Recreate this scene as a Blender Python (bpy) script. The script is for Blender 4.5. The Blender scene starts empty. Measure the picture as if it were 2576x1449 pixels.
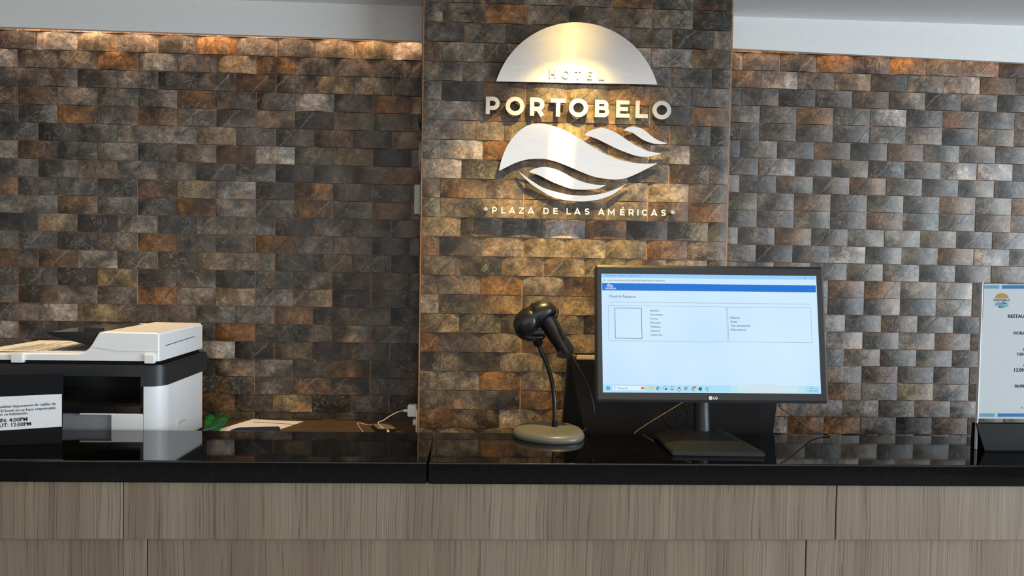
import bpy, bmesh, math, random
from mathutils import Vector, Matrix
random.seed(7)
S = bpy.context.scene
COL = S.collection
PI = math.pi

# ------------------------------------------------------------------ camera, world, lights
FPX = 1900.0                       # focal length in pixels of a 2576 x 1449 frame
CAM = Vector((1.18096, -1.99381, 1.515))


def _rot(p, y, r):
    base = Matrix(((1, 0, 0), (0, 0, -1), (0, 1, 0)))
    cp, sp, cy, sy, cr, sr = math.cos(p), math.sin(p), math.cos(y), math.sin(y), math.cos(r), math.sin(r)
    Ry = Matrix(((cy, 0, -sy), (0, 1, 0), (sy, 0, cy)))
    Rx = Matrix(((1, 0, 0), (0, cp, -sp), (0, sp, cp)))
    Rz = Matrix(((cr, -sr, 0), (sr, cr, 0), (0, 0, 1)))
    return Rz @ Rx @ Ry @ base


RR = _rot(0.0319763626, 0.0445781027, 0.0174275958)
cam = bpy.data.cameras.new('camera')
cam.sensor_width = 36.0
cam.lens = FPX / 2576 * 36
cam.clip_start = 0.02
camo = bpy.data.objects.new('camera', cam)
COL.objects.link(camo)
m = Matrix((RR[0], -RR[1], -RR[2])).transposed().to_4x4()
m.translation = CAM
camo.matrix_world = m
S.camera = camo

world = bpy.data.worlds.new('lobby_light')
S.world = world
world.use_nodes = True
bg = world.node_tree.nodes['Background']
bg.inputs[0].default_value = (0.97, 0.99, 1.0, 1)
bg.inputs[1].default_value = 0.34

S.view_settings.view_transform = 'Standard'
S.view_settings.look = 'None'
S.view_settings.gamma = 1
S.view_settings.exposure = 0.0
S.view_settings.use_curve_mapping = False


def lamp(name, kind, loc, target, energy, color, **kw):
    l = bpy.data.lights.new(name, kind)
    l.energy = energy
    l.color = color
    for k, v in kw.items():
        setattr(l, k, v)
    o = bpy.data.objects.new(name, l)
    COL.objects.link(o)
    o.location = loc
    o.rotation_euler = (Vector(target) - Vector(loc)).to_track_quat('-Z', 'Y').to_euler()
    return o


lamp('window_daylight', 'AREA', (6.2, -3.0, 1.5), (1.2, -0.3, 1.5), 295, (0.79, 0.90, 1.0), shape='RECTANGLE', size=3.0, size_y=2.6)
lamp('sign_metal_fill', 'AREA', (1.6, -6.5, 2.2), (1.6, 0, 1.7), 84, (1.0, 0.985, 0.96), shape='RECTANGLE', size=9.0, size_y=3.0)  # unseen fill panel behind the camera, added to brighten the sign's metal
lamp('sign_spot', 'SPOT', (1.428, -0.55, 2.152), (1.40, -0.18, 1.42), 58, (1.0, 0.68, 0.20), spot_size=math.radians(80), spot_blend=0.95, shadow_soft_size=0.012)
lamp('sign_spot_lens', 'SPOT', (1.428, -0.55, 2.152), (1.40, -0.18, 1.7), 0.45, (1.0, 0.66, 0.17), spot_size=math.radians(165), spot_blend=0.6, shadow_soft_size=0.012)
lamp('cove_strip_left', 'AREA', (0.50, -0.028, 2.125), (0.50, -0.018, 1.0), 2.0, (1.0, 0.68, 0.42), shape='RECTANGLE', size=1.1, size_y=0.015)
lamp('cove_strip_right', 'AREA', (2.3, -0.028, 2.125), (2.3, -0.018, 1.0), 0.9, (1.0, 0.62, 0.34), shape='RECTANGLE', size=1.0, size_y=0.015)
lamp('cove_spot_left', 'SPOT', (0.20, -0.022, 2.14), (0.2, -0.012, 1.6), 1.7, (1.0, 0.72, 0.45), spot_size=math.radians(95), spot_blend=1.0, shadow_soft_size=0.012)
lamp('printer_spot', 'SPOT', (0.28, -0.42, 2.15), (0.28, -0.25, 1.2), 26, (1.0, 0.68, 0.33), spot_size=math.radians(60), spot_blend=0.9, shadow_soft_size=0.03)


def ray(px, py):
    return RR.transposed() @ Vector(((px - 1288) / FPX, (py - 724.5) / FPX, 1))


def PY(px, py, Y):
    d = ray(px, py)
    return CAM + d * ((Y - CAM.y) / d.y)


def PZ(px, py, Z):
    d = ray(px, py)
    return CAM + d * ((Z - CAM.z) / d.z)


# ------------------------------------------------------------------ materials
class NT:
    def __init__(self, name):
        self.m = bpy.data.materials.new(name)
        self.m.use_nodes = True
        self.n = self.m.node_tree.nodes
        self.l = self.m.node_tree.links
        self.b = self.n['Principled BSDF']

    def new(self, t, **kw):
        n = self.n.new(t)
        for k, v in kw.items():
            if k in n.inputs.keys() if isinstance(k, str) else False:
                n.inputs[k].default_value = v
            else:
                setattr(n, k, v)
        return n

    def link(self, a, b):
        self.l.new(a, b)

    def noise(self, vec, scale, detail=4, rough=0.6, dist=0.0):
        n = self.n.new('ShaderNodeTexNoise')
        n.inputs['Scale'].default_value = scale
        n.inputs['Detail'].default_value = detail
        n.inputs['Roughness'].default_value = rough
        n.inputs['Distortion'].default_value = dist
        self.link(vec, n.inputs['Vector'])
        return n.outputs['Fac']

    def ramp(self, fac, stops, interp='LINEAR'):
        n = self.n.new('ShaderNodeValToRGB')
        n.color_ramp.interpolation = interp
        el = n.color_ramp.elements
        while len(el) < len(stops):
            el.new(0.5)
        for e, (p, c) in zip(el, stops):
            e.position = p
            e.color = (c, c, c, 1) if isinstance(c, (int, float)) else (*c, 1)
        self.link(fac, n.inputs[0])
        return n.outputs[0]

    def mix(self, a, b, fac, mode='MIX'):
        n = self.n.new('ShaderNodeMix')
        n.data_type = 'RGBA'
        n.blend_type = mode
        for i, v in ((0, fac), (6, a), (7, b)):
            if isinstance(v, (int, float)):
                n.inputs[i].default_value = v if i == 0 else (v, v, v, 1)
            elif isinstance(v, tuple):
                n.inputs[i].default_value = (*v, 1)
            else:
                self.link(v, n.inputs[i])
        return n.outputs[2]

    def math(self, op, a, b=0.0):
        n = self.n.new('ShaderNodeMath')
        n.operation = op
        for i, v in ((0, a), (1, b)):
            if isinstance(v, (int, float)):
                n.inputs[i].default_value = v
            else:
                self.link(v, n.inputs[i])
        return n.outputs[0]

    def bump(self, h, strength=0.3, dist=0.002):
        n = self.n.new('ShaderNodeBump')
        n.inputs['Strength'].default_value = strength
        n.inputs['Distance'].default_value = dist
        self.link(h, n.inputs['Height'])
        self.link(n.outputs[0], self.b.inputs['Normal'])


def plain(name, col, rough=0.5, metal=0.0, spec=0.5, grain=0.04, gscale=180, bump=0.0, **kw):
    t = NT(name)
    tc = t.new('ShaderNodeTexCoord')
    f = t.noise(tc.outputs['Object'], gscale, 3)
    lo = tuple(max(0, c * (1 - grain)) for c in col)
    hi = tuple(min(1, c * (1 + grain)) for c in col)
    t.link(t.ramp(f, [(0.3, lo), (0.7, hi)]), t.b.inputs['Base Color'])
    t.b.inputs['Roughness'].default_value = rough
    t.b.inputs['Metallic'].default_value = metal
    t.b.inputs['Specular IOR Level'].default_value = spec
    if bump:
        t.bump(f, bump, 0.0006)
    for k, v in kw.items():
        t.b.inputs[k].default_value = v
    return t.m


def emit(name, col, strength=1.0):
    t = NT(name)
    t.b.inputs['Base Color'].default_value = (0.02, 0.02, 0.02, 1)
    t.b.inputs['Roughness'].default_value = 0.4
    t.b.inputs['Specular IOR Level'].default_value = 0.08
    t.b.inputs['Emission Color'].default_value = (*col, 1)
    t.b.inputs['Emission Strength'].default_value = strength
    return t.m


def srgb(r, g, b):
    def f(c):
        c /= 255
        return c / 12.92 if c <= 0.04045 else ((c + 0.055) / 1.055) ** 2.4
    return (f(r), f(g), f(b))


def brick_material():
    t = NT('slate_brick')
    tc = t.new('ShaderNodeTexCoord')
    oi = t.new('ShaderNodeObjectInfo')
    add = t.new('ShaderNodeVectorMath', operation='ADD')
    sc = t.new('ShaderNodeVectorMath', operation='SCALE')
    comb = t.new('ShaderNodeCombineXYZ')
    t.link(oi.outputs['Random'], comb.inputs[0])
    t.link(t.math('MULTIPLY', oi.outputs['Random'], 7.3), comb.inputs[1])
    t.link(t.math('MULTIPLY', oi.outputs['Random'], 3.1), comb.inputs[2])
    t.link(comb.outputs[0], sc.inputs[0])
    sc.inputs['Scale'].default_value = 40
    t.link(tc.outputs['Object'], add.inputs[0])
    t.link(sc.outputs[0], add.inputs[1])
    v = add.outputs[0]
    big = t.noise(v, 13, 3, 0.55, 0.3)
    mid = t.noise(v, 70, 6, 0.7, 0.6)
    fine = t.noise(v, 260, 4, 0.7)
    shade = t.ramp(big, [(0.36, 0.30), (0.5, 0.92), (0.64, 1.75)])
    at = t.new('ShaderNodeAttribute')
    at.attribute_name = 'tint'
    c = t.mix(oi.outputs['Color'], at.outputs['Color'], 1.0, 'MULTIPLY')
    c = t.mix(c, shade, 1.0, 'MULTIPLY')
    c = t.mix(c, t.ramp(mid, [(0.34, 0.42), (0.5, 0.95), (0.68, 1.85)]), 0.9, 'MULTIPLY')
    c = t.mix(c, t.ramp(fine, [(0.36, 0.62), (0.64, 1.38)]), 0.85, 'MULTIPLY')
    rust = t.ramp(t.noise(v, 20, 3, 0.6), [(0.52, 0.0), (0.62, 0.5)])
    c = t.mix(c, t.mix(c, (1.35, 0.92, 0.55), 1.0, 'MULTIPLY'), rust)
    # fine pale veins
    vein = t.noise(v, 30, 5, 0.62, 1.6)
    d = t.math('ABSOLUTE', t.math('SUBTRACT', vein, 0.5))
    vm = t.ramp(d, [(0.0, 1.0), (0.010, 0.4), (0.022, 0.0)])
    gate = t.ramp(t.noise(v, 16, 2), [(0.50, 0.0), (0.60, 1.0)])
    vm = t.math('MULTIPLY', vm, gate)
    c = t.mix(c, t.mix(c, (0.38, 0.33, 0.26), 0.6), vm)
    # a slanting split across some bricks, dark on one brick and pale on another
    xyz = t.new('ShaderNodeSeparateXYZ')
    t.link(tc.outputs['Object'], xyz.inputs[0])
    wob = t.math('MULTIPLY', t.math('SUBTRACT', t.noise(v, 55, 3, 0.6), 0.5), 0.03)
    off = t.math('MULTIPLY', t.math('SUBTRACT', t.math('FRACT', t.math('MULTIPLY', oi.outputs['Random'], 37.0)), 0.5), 0.07)
    ln = t.math('ADD', t.math('ADD', t.math('SUBTRACT', xyz.outputs[2], t.math('MULTIPLY', xyz.outputs[0], 1.1)), off), wob)
    dc = t.math('ABSOLUTE', ln)
    cm = t.math('MULTIPLY', t.ramp(dc, [(0.0, 1.0), (0.0011, 0.0)]), t.ramp(oi.outputs['Random'], [(0.76, 0.0), (0.77, 0.6)]))
    pm_ = t.math('MULTIPLY', t.ramp(t.math('ABSOLUTE', t.math('SUBTRACT', ln, 0.012)), [(0.0, 0.8), (0.0010, 0.0)]), t.ramp(oi.outputs['Random'], [(0.22, 0.7), (0.23, 0.0)]))
    c = t.mix(c, t.mix(c, (0.38, 0.33, 0.26), 0.6), pm_)
    c = t.mix(c, 0.012, cm)
    t.link(c, t.b.inputs['Base Color'])
    t.link(t.ramp(mid, [(0.36, 0.30), (0.64, 0.50)]), t.b.inputs['Roughness'])
    t.b.inputs['Specular IOR Level'].default_value = 0.5
    h = t.math('SUBTRACT', t.math('ADD', t.math('MULTIPLY', mid, 0.8), t.math('MULTIPLY', big, 0.9)), t.math('MULTIPLY', cm, 0.6))
    t.bump(h, 0.4, 0.0026)
    return t.m


def granite_material():
    t = NT('black_granite')
    tc = t.new('ShaderNodeTexCoord')
    o = tc.outputs['Object']
    f = t.noise(o, 90, 5, 0.7)
    c = t.ramp(f, [(0.35, (0.0008, 0.0008, 0.001)), (0.6, (0.002, 0.0024, 0.002)), (0.75, (0.010, 0.012, 0.010))])
    sp = t.ramp(t.noise(o, 420, 2), [(0.70, 0.0), (0.78, 1.0)])
    c = t.mix(c, (0.10, 0.095, 0.08), t.math('MULTIPLY', sp, 0.5))
    t.link(c, t.b.inputs['Base Color'])
    t.b.inputs['Roughness'].default_value = 0.05
    t.b.inputs['IOR'].default_value = 1.5
    return t.m


def wood_material():
    t = NT('grey_wood_laminate')
    tc = t.new('ShaderNodeTexCoord')
    oi = t.new('ShaderNodeObjectInfo')
    mp = t.new('ShaderNodeMapping')
    mp.inputs['Scale'].default_value = (1, 1, 0.006)
    add = t.new('ShaderNodeVectorMath', operation='ADD')
    cb = t.new('ShaderNodeCombineXYZ')
    t.link(t.math('MULTIPLY', oi.outputs['Random'], 30), cb.inputs[0])
    t.link(tc.outputs['Object'], add.inputs[0])
    t.link(cb.outputs[0], add.inputs[1])
    # a slow sideways drift keeps the grain from being ruler straight
    warp = t.noise(add.outputs[0], 5, 2)
    cb2 = t.new('ShaderNodeCombineXYZ')
    t.link(t.math('MULTIPLY', t.math('SUBTRACT', warp, 0.5), 0.014), cb2.inputs[0])
    add2 = t.new('ShaderNodeVectorMath', operation='ADD')
    t.link(add.outputs[0], add2.inputs[0])
    t.link(cb2.outputs[0], add2.inputs[1])
    t.link(add2.outputs[0], mp.inputs[0])
    v = mp.outputs[0]
    a = t.noise(v, 14, 3, 0.5)
    b = t.noise(v, 520, 4, 0.7)
    ln = t.noise(v, 230, 1, 0.4)
    c = t.ramp(a, [(0.3, srgb(129, 112, 93)), (0.5, srgb(141, 124, 104)), (0.7, srgb(153, 138, 118))])
    c = t.mix(c, t.ramp(b, [(0.3, 0.72), (0.7, 1.22)]), 0.8, 'MULTIPLY')
    lm = t.ramp(t.math('ABSOLUTE', t.math('SUBTRACT', ln, 0.5)), [(0.0, 1.0), (0.016, 0.6), (0.036, 0.0)])
    c = t.mix(c, srgb(66, 55, 47), t.math('MULTIPLY', lm, 0.6))
    t.link(c, t.b.inputs['Base Color'])
    t.b.inputs['Roughness'].default_value = 0.45
    t.bump(b, 0.12, 0.0006)
    return t.m


def brushed_material():
    # brushed from side to side: rough across the grain, smooth along it, so a lamp draws out into a tall streak
    t = NT('brushed_aluminium')
    t.n.remove(t.b)
    tc = t.new('ShaderNodeTexCoord')
    mp = t.new('ShaderNodeMapping')
    mp.inputs['Scale'].default_value = (0.03, 1, 1)
    t.link(tc.outputs['Object'], mp.inputs[0])
    f = t.noise(mp.outputs[0], 900, 4, 0.7)
    g = t.new('ShaderNodeBsdfAnisotropic')
    t.link(t.ramp(f, [(0.35, (0.80, 0.78, 0.74)), (0.65, (0.93, 0.91, 0.87))]), g.inputs['Color'])
    g.distribution = 'BECKMANN'
    g.inputs['Roughness'].default_value = 0.27
    g.inputs['Anisotropy'].default_value = -0.82
    tg = t.new('ShaderNodeCombineXYZ')
    tg.inputs[2].default_value = 1.0
    t.link(tg.outputs[0], g.inputs['Tangent'])
    bp = t.new('ShaderNodeBump')
    bp.inputs['Strength'].default_value = 0.1
    bp.inputs['Distance'].default_value = 0.0004
    t.link(f, bp.inputs['Height'])
    t.link(bp.outputs[0], g.inputs['Normal'])
    r = t.new('ShaderNodeBsdfAnisotropic')        # lacquer scatter over the grain
    t.link(t.ramp(f, [(0.35, (0.84, 0.83, 0.80)), (0.65, (0.95, 0.94, 0.91))]), r.inputs['Color'])
    r.distribution = 'BECKMANN'
    r.inputs['Roughness'].default_value = 0.345
    t.link(bp.outputs[0], r.inputs['Normal'])
    mx = t.new('ShaderNodeMixShader')
    mx.inputs[0].default_value = 0.26
    t.link(r.outputs[0], mx.inputs[1])
    t.link(g.outputs[0], mx.inputs[2])
    t.link(mx.outputs[0], t.n['Material Output'].inputs[0])
    return t.m


def glass_material(name):
    # thin clear sheet: lets light straight through, mirrors by Fresnel
    t = NT(name)
    t.n.remove(t.b)
    tr = t.new('ShaderNodeBsdfTransparent')
    tr.inputs[0].default_value = (0.95, 0.965, 0.965, 1)
    gl = t.new('ShaderNodeBsdfGlossy')
    gl.inputs['Roughness'].default_value = 0.03
    fr = t.new('ShaderNodeFresnel')
    fr.inputs['IOR'].default_value = 1.22
    mx = t.new('ShaderNodeMixShader')
    t.link(fr.outputs[0], mx.inputs[0])
    t.link(tr.outputs[0], mx.inputs[1])
    t.link(gl.outputs[0], mx.inputs[2])
    t.link(mx.outputs[0], t.n['Material Output'].inputs[0])
    return t.m


M = {
    'brick': brick_material(), 'granite': granite_material(), 'wood': wood_material(), 'alu': brushed_material(),
    'grout': plain('orange_brown_grout', srgb(158, 122, 96), 0.9, grain=0.25, gscale=120, bump=0.3),
    'alu_side': plain('dark_metal_edge', srgb(95, 92, 88), 0.4, 0.9),
    'letter': plain('satin_steel', (0.52, 0.52, 0.51), 0.42, 1.0),
    'white_wall': plain('white_plaster', (0.82, 0.815, 0.79), 0.8, grain=0.02, gscale=60, bump=0.06),
    'ceiling': plain('ceiling_paint', (0.90, 0.90, 0.91), 0.9, grain=0.02, gscale=40, bump=0.05),
    'floor': plain('stone_floor', (0.09, 0.085, 0.08), 0.35, grain=0.1, gscale=8),
    'white_plastic': plain('white_plastic', (0.88, 0.89, 0.89), 0.38, grain=0.015),
    'grey_plastic': plain('grey_plastic', (0.36, 0.37, 0.38), 0.4),
    'ivory': plain('ivory_plastic', (0.52, 0.51, 0.43), 0.45),
    'black_plastic': plain('black_plastic', (0.011, 0.011, 0.011), 0.30, grain=0.2, gscale=900),
    'gloss_black': plain('gloss_black', (0.006, 0.006, 0.006), 0.12),
    'charcoal': plain('charcoal_plastic', (0.022, 0.024, 0.026), 0.42, grain=0.2, gscale=900),
    'matte_black': plain('matte_black', (0.006, 0.006, 0.007), 0.6, spec=0.18, grain=0.2, gscale=700),
    'rubber': plain('black_rubber', (0.012, 0.012, 0.012), 0.5),
    'base_grey': plain('grey_satin_base', (0.13, 0.135, 0.13), 0.36),
    'dark_desk': plain('brown_desk', srgb(84, 66, 50), 0.5, grain=0.15, gscale=30),
    'paper': plain('white_paper', (0.80, 0.79, 0.78), 0.85, grain=0.02),
    'sheet': plain('menu_paper', (0.92, 0.93, 0.95), 0.7, grain=0.02),
    'ink': plain('black_ink', (0.012, 0.012, 0.016), 0.7),
    'ink_grey': plain('grey_ink', (0.16, 0.15, 0.15), 0.8),
    'navy': plain('navy_cover', srgb(24, 40, 70), 0.45),
    'green': plain('green_plastic_film', srgb(70, 190, 95), 0.3, grain=0.3, gscale=60),
    'film_white': plain('silver_blue_print', srgb(150, 170, 190), 0.3),
    'cable_brown': plain('brown_cable', srgb(112, 88, 62), 0.5),
    'cable_white': plain('white_cable', (0.72, 0.69, 0.62), 0.5),
    'vent': plain('warm_lit_vent', srgb(150, 138, 112), 0.5),  # warm light on the computer's top face is put into this tan
    'phone_glass': plain('phone_glass', srgb(128, 114, 106), 0.3),
    'phone_edge': plain('phone_edge', srgb(58, 48, 40), 0.3, 0.5),
    'ltblue': plain('pale_blue_print', srgb(128, 190, 215), 0.6),
    'blue': plain('blue_print', srgb(52, 140, 205), 0.6),
    'dkblue': plain('dark_blue_print', srgb(55, 105, 160), 0.6),
    'amber': plain('amber_print', srgb(226, 168, 72), 0.6),
    'white_print': plain('white_print', (0.85, 0.85, 0.85), 0.5),
    'acrylic': glass_material('clear_acrylic'),
    'scr_dark': emit('screen_ink', srgb(62, 70, 84), 1.0),
    'scr_line': emit('screen_line', srgb(120, 132, 142), 1.0),
    'scr_blue': emit('screen_blue', srgb(2, 112, 210), 1.0),
    'scr_white': emit('screen_white', srgb(226, 243, 255), 1.0),
    'scr_tab': emit('screen_tab', srgb(150, 205, 252), 1.0),
    'scr_url': emit('screen_url', srgb(205, 232, 255), 1.0),
    'scr_task': emit('screen_task', srgb(168, 222, 246), 1.0),
    'scr_pill': emit('screen_pill', srgb(226, 238, 250), 1.0),
    'scr_orange': emit('screen_orange', srgb(225, 120, 50), 1.0),
    'scr_yellow': emit('screen_yellow', srgb(240, 200, 90), 1.0),
    'scr_red': emit('screen_red', srgb(205, 70, 80), 1.0),
    'scr_green': emit('screen_green', srgb(20, 130, 80), 1.0),
    'scr_teal': emit('screen_teal', srgb(20, 140, 190), 1.0),
    'scr_mist': emit('screen_mist', srgb(188, 225, 240), 1.0),
    'scr_sand': emit('screen_sand', srgb(206, 226, 232), 1.0),
}


def screen_material():
    t = NT('screen_page')
    tc = t.new('ShaderNodeTexCoord')
    f = t.noise(tc.outputs['Object'], 3.0, 2)
    c = t.ramp(f, [(0.35, srgb(196, 226, 255)), (0.65, srgb(212, 238, 255))])
    t.b.inputs['Base Color'].default_value = (0.01, 0.01, 0.01, 1)
    t.b.inputs['Specular IOR Level'].default_value = 0.1
    t.b.inputs['Roughness'].default_value = 0.35
    t.link(c, t.b.inputs['Emission Color'])
    t.b.inputs['Emission Strength'].default_value = 1.0
    return t.m


M['screen'] = screen_material()


# ------------------------------------------------------------------ mesh helpers
def link(name, mesh, mat=None, parent=None, smooth=False):
    o = bpy.data.objects.new(name, mesh)
    COL.objects.link(o)
    if mat is not None:
        for mm in (mat if isinstance(mat, (list, tuple)) else [mat]):
            mesh.materials.append(M[mm] if isinstance(mm, str) else mm)
    if smooth:
        for p in mesh.polygons:
            p.use_smooth = True
    if parent is not None:
        o.parent = parent
    return o


def from_bm(name, bm, mat=None, parent=None, smooth=False, angle=None):
    me = bpy.data.meshes.new(name)
    bmesh.ops.recalc_face_normals(bm, faces=bm.faces[:])
    if angle is not None:
        for f in bm.faces:
            f.smooth = True
        for e in bm.edges:
            if len(e.link_faces) == 2 and e.calc_face_angle(0) > angle:
                e.smooth = False
    bm.to_mesh(me)
    bm.free()
    o = link(name, me, mat, parent, smooth)
    if angle is not None:
        o.modifiers.new('even_shading', 'WEIGHTED_NORMAL').keep_sharp = True
    return o


def box_bm(bm, lo, hi, bevel=0.0, seg=2, mat=None):
    lo, hi = Vector(lo), Vector(hi)
    c = (lo + hi) / 2
    d = hi - lo
    r = bmesh.ops.create_cube(bm, size=1.0, matrix=Matrix.Translation(c) @ Matrix.Diagonal((abs(d.x), abs(d.y), abs(d.z), 1)))
    if bevel:
        es = list({e for v in r['verts'] for e in v.link_edges})
        bmesh.ops.bevel(bm, geom=es, offset=bevel, segments=seg, profile=0.5, affect='EDGES')
    return bm


def box(name, lo, hi, mat, parent=None, bevel=0.0, seg=2):
    bm = bmesh.new()
    box_bm(bm, lo, hi, bevel, seg)
    return from_bm(name, bm, mat, parent, angle=0.6 if bevel else None)


def prism_bm(bm, pts, vec):
    """closed outline of 3-D points pushed along vec"""
    a = [bm.verts.new(p) for p in pts]
    b = [bm.verts.new(Vector(p) + vec) for p in pts]
    n = len(a)
    try:
        bm.faces.new(a)
        bm.faces.new(b[::-1])
    except ValueError:
        pass
    for i in range(n):
        bm.faces.new((a[i], b[i], b[(i + 1) % n], a[(i + 1) % n]))
    return bm


def prism(name, pts, vec, mat, parent=None, bevel=0.0, seg=2, angle=0.6):
    bm = bmesh.new()
    prism_bm(bm, pts, Vector(vec))
    bmesh.ops.recalc_face_normals(bm, faces=bm.faces[:])
    if bevel:
        bmesh.ops.bevel(bm, geom=bm.edges[:], offset=bevel, segments=seg, profile=0.5, affect='EDGES')
    big = [f for f in bm.faces if len(f.verts) > 4]
    if big:
        bmesh.ops.triangulate(bm, faces=big)
    return from_bm(name, bm, mat, parent, angle=angle)


def tube_bm(bm, pts, rad, n=10, caps=True, up=None, flat=1.0):
    """tube through pts; rad a number or one per point; flat squeezes the second axis"""
    pts = [Vector(p) for p in pts]
    k = len(pts)
    rings = []
    ref = Vector(up) if up else None
    prev = None
    for i, p in enumerate(pts):
        d = (pts[min(i + 1, k - 1)] - pts[max(i - 1, 0)])
        d.normalize()
        if prev is None:
            a = ref if ref and abs(ref.dot(d)) < 0.95 else (Vector((0, 0, 1)) if abs(d.z) < 0.9 else Vector((1, 0, 0)))
            u = (a - d * a.dot(d)).normalized()
        else:
            u = (prev - d * prev.dot(d)).normalized()
        prev = u
        w = d.cross(u)
        r = rad[i] if isinstance(rad, (list, tuple)) else rad
        ra, rb = r if isinstance(r, tuple) else (r, r * flat)
        rings.append([bm.verts.new(p + u * (ra * math.cos(2 * PI * j / n)) + w * (rb * math.sin(2 * PI * j / n))) for j in range(n)])
    for a, b in zip(rings, rings[1:]):
        for j in range(n):
            bm.faces.new((a[j], a[(j + 1) % n], b[(j + 1) % n], b[j]))
    if caps:
        bm.faces.new(rings[0][::-1])
        bm.faces.new(rings[-1])
    return bm


def tube(name, pts, rad, mat, parent=None, n=10, angle=0.9, **kw):
    bm = bmesh.new()
    tube_bm(bm, pts, rad, n, **kw)
    return from_bm(name, bm, mat, parent, angle=angle)


def spline(pts, per=8, closed=False):
    pts = [Vector(p) for p in pts]
    n = len(pts)
    out = []
    rng = range(n if closed else n - 1)
    for i in rng:
        if closed:
            p0, p1, p2, p3 = pts[i - 1], pts[i], pts[(i + 1) % n], pts[(i + 2) % n]
        else:
            p0, p1, p2, p3 = pts[max(i - 1, 0)], pts[i], pts[i + 1], pts[min(i + 2, n - 1)]
        for s in range(per):
            t = s / per
            out.append(0.5 * ((2 * p1) + (-p0 + p2) * t + (2 * p0 - 5 * p1 + 4 * p2 - p3) * t * t + (-p0 + 3 * p1 - 3 * p2 + p3) * t ** 3))
    if not closed:
        out.append(pts[-1])
    return out


def thing(name, label, cat, loc=(0, 0, 0), group=None):
    o = bpy.data.objects.new(name, None)
    o.empty_display_size = 0.05
    COL.objects.link(o)
    o.location = loc
    tag(o, label, cat, group)
    return o


def tag(o, label, cat, group=None):
    o['label'] = label
    o['category'] = cat
    if group:
        o['group'] = group
    return o


def adopt(root):
    """children were built in world coordinates: keep them there under a placed Empty"""
    off = Matrix.Translation(-Vector(root.location))
    for ch in root.children:
        ch.data.transform(off)
        for g in ch.children:
            g.data.transform(off)


def struct(o):
    o['kind'] = 'structure'
    return o


_dg = {}


def text_mesh(s, bold=0.0, spacing=1.0):
    cu = bpy.data.curves.new('text', 'FONT')
    cu.body = s
    cu.size = 1.0
    cu.offset = bold
    cu.space_character = spacing
    cu.resolution_u = 2
    o = bpy.data.objects.new('text', cu)
    COL.objects.link(o)
    dg = bpy.context.evaluated_depsgraph_get()
    me = bpy.data.meshes.new_from_object(o.evaluated_get(dg))
    bpy.data.objects.remove(o)
    bpy.data.curves.remove(cu)
    return me


def text(name, s, A, B, n, mat, parent=None, bold=0.0, lift=0.0004, squash=1.0):
    """flat lettering whose baseline runs from A to B on a plane of normal n (towards the viewer)"""
    A, B, n = Vector(A), Vector(B), Vector(n).normalized()
    me = text_mesh(s, bold)
    xs = [v.co.x for v in me.vertices]
    x0, w = min(xs), max(xs) - min(xs)
    ex = (B - A)
    k = ex.length / w
    ex.normalize()
    ez = n.cross(ex).normalized()
    mt = Matrix((ex * k, ez * k * squash, n * k)).transposed().to_4x4()
    mt.translation = A + n * lift
    me.transform(mt @ Matrix.Translation((-x0, 0, 0)))
    me.materials.clear()
    me.name = name
    return link(name, me, mat, parent)


def quad(name, pts, mat, parent=None, th=0.0004, n=None):
    """thin flat patch with a little thickness towards n"""
    if n is None:
        n = (Vector(pts[1]) - Vector(pts[0])).cross(Vector(pts[2]) - Vector(pts[0])).normalized()
        if n.dot(CAM - Vector(pts[0])) < 0:
            n = -n
    return prism(name, pts, Vector(n).normalized() * th, mat, parent)


# ------------------------------------------------------------------ the setting
ROW_H = 0.0460545
Z0 = 2.0842
PIL_Y = -0.17745
PIL_X0, PIL_X1 = 1.0405, 1.785
DESK_Z = 1.0973
TOP_Z = 1.15
CEIL_Z = 2.163
W = {'A': -0.05}

struct(box('floor', (-8, -14.0, -0.05), (10, 0.3, 0.0), 'floor'))
struct(box('ceiling', (-1.5, -1.25, CEIL_Z), (4.2, 0.3, CEIL_Z + 0.12), 'ceiling'))

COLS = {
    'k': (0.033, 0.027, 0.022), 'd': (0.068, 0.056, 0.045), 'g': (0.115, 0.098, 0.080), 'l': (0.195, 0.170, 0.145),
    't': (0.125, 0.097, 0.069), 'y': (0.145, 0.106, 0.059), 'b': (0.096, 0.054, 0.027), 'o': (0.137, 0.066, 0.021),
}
LEFT = {  # one row a string, from the brick that ends at the first joint of the photograph
    1: 'ldtoldyoggdd',
    2: 'dgdgkdbdygdd', 3: 'bbtggoddldoy', 4: 'dgogbgdtkgdb', 5: 'gkgglyddbdyt', 6: 'lbggdtbldykd',
    7: 'ddygddgkdboo', 8: 'bdgdbyldoddd', 9: 'ggbggoggogbd', 10: 'dykgkggkgddd', 11: 'gdkdoggoggdd',
    12: 'bblddygdydkd', 13: 'ddkydgddgdyd', 14: 'dbgdogygykdd', 15: 'dlyddggbddkd', 16: 'ldddgd' + 'oddggd',
    17: 'dgdgdlkykdkk', 18: 'gdgdgktgdbdb', 19: 'dgddtktdbddb', 20: 'dgydgybdykgk'[0:12], 21: 'gdbdgdyddddb', 22: 'dgdgdgdgdgdg',
}
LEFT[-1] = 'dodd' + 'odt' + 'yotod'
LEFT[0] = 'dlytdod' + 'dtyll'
LEFT[17] = 'dgdgd' + 'lkykdk' + 'k'
LEFT[20] = 'dgydg' + 'bdykgk' + 'd'
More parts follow.
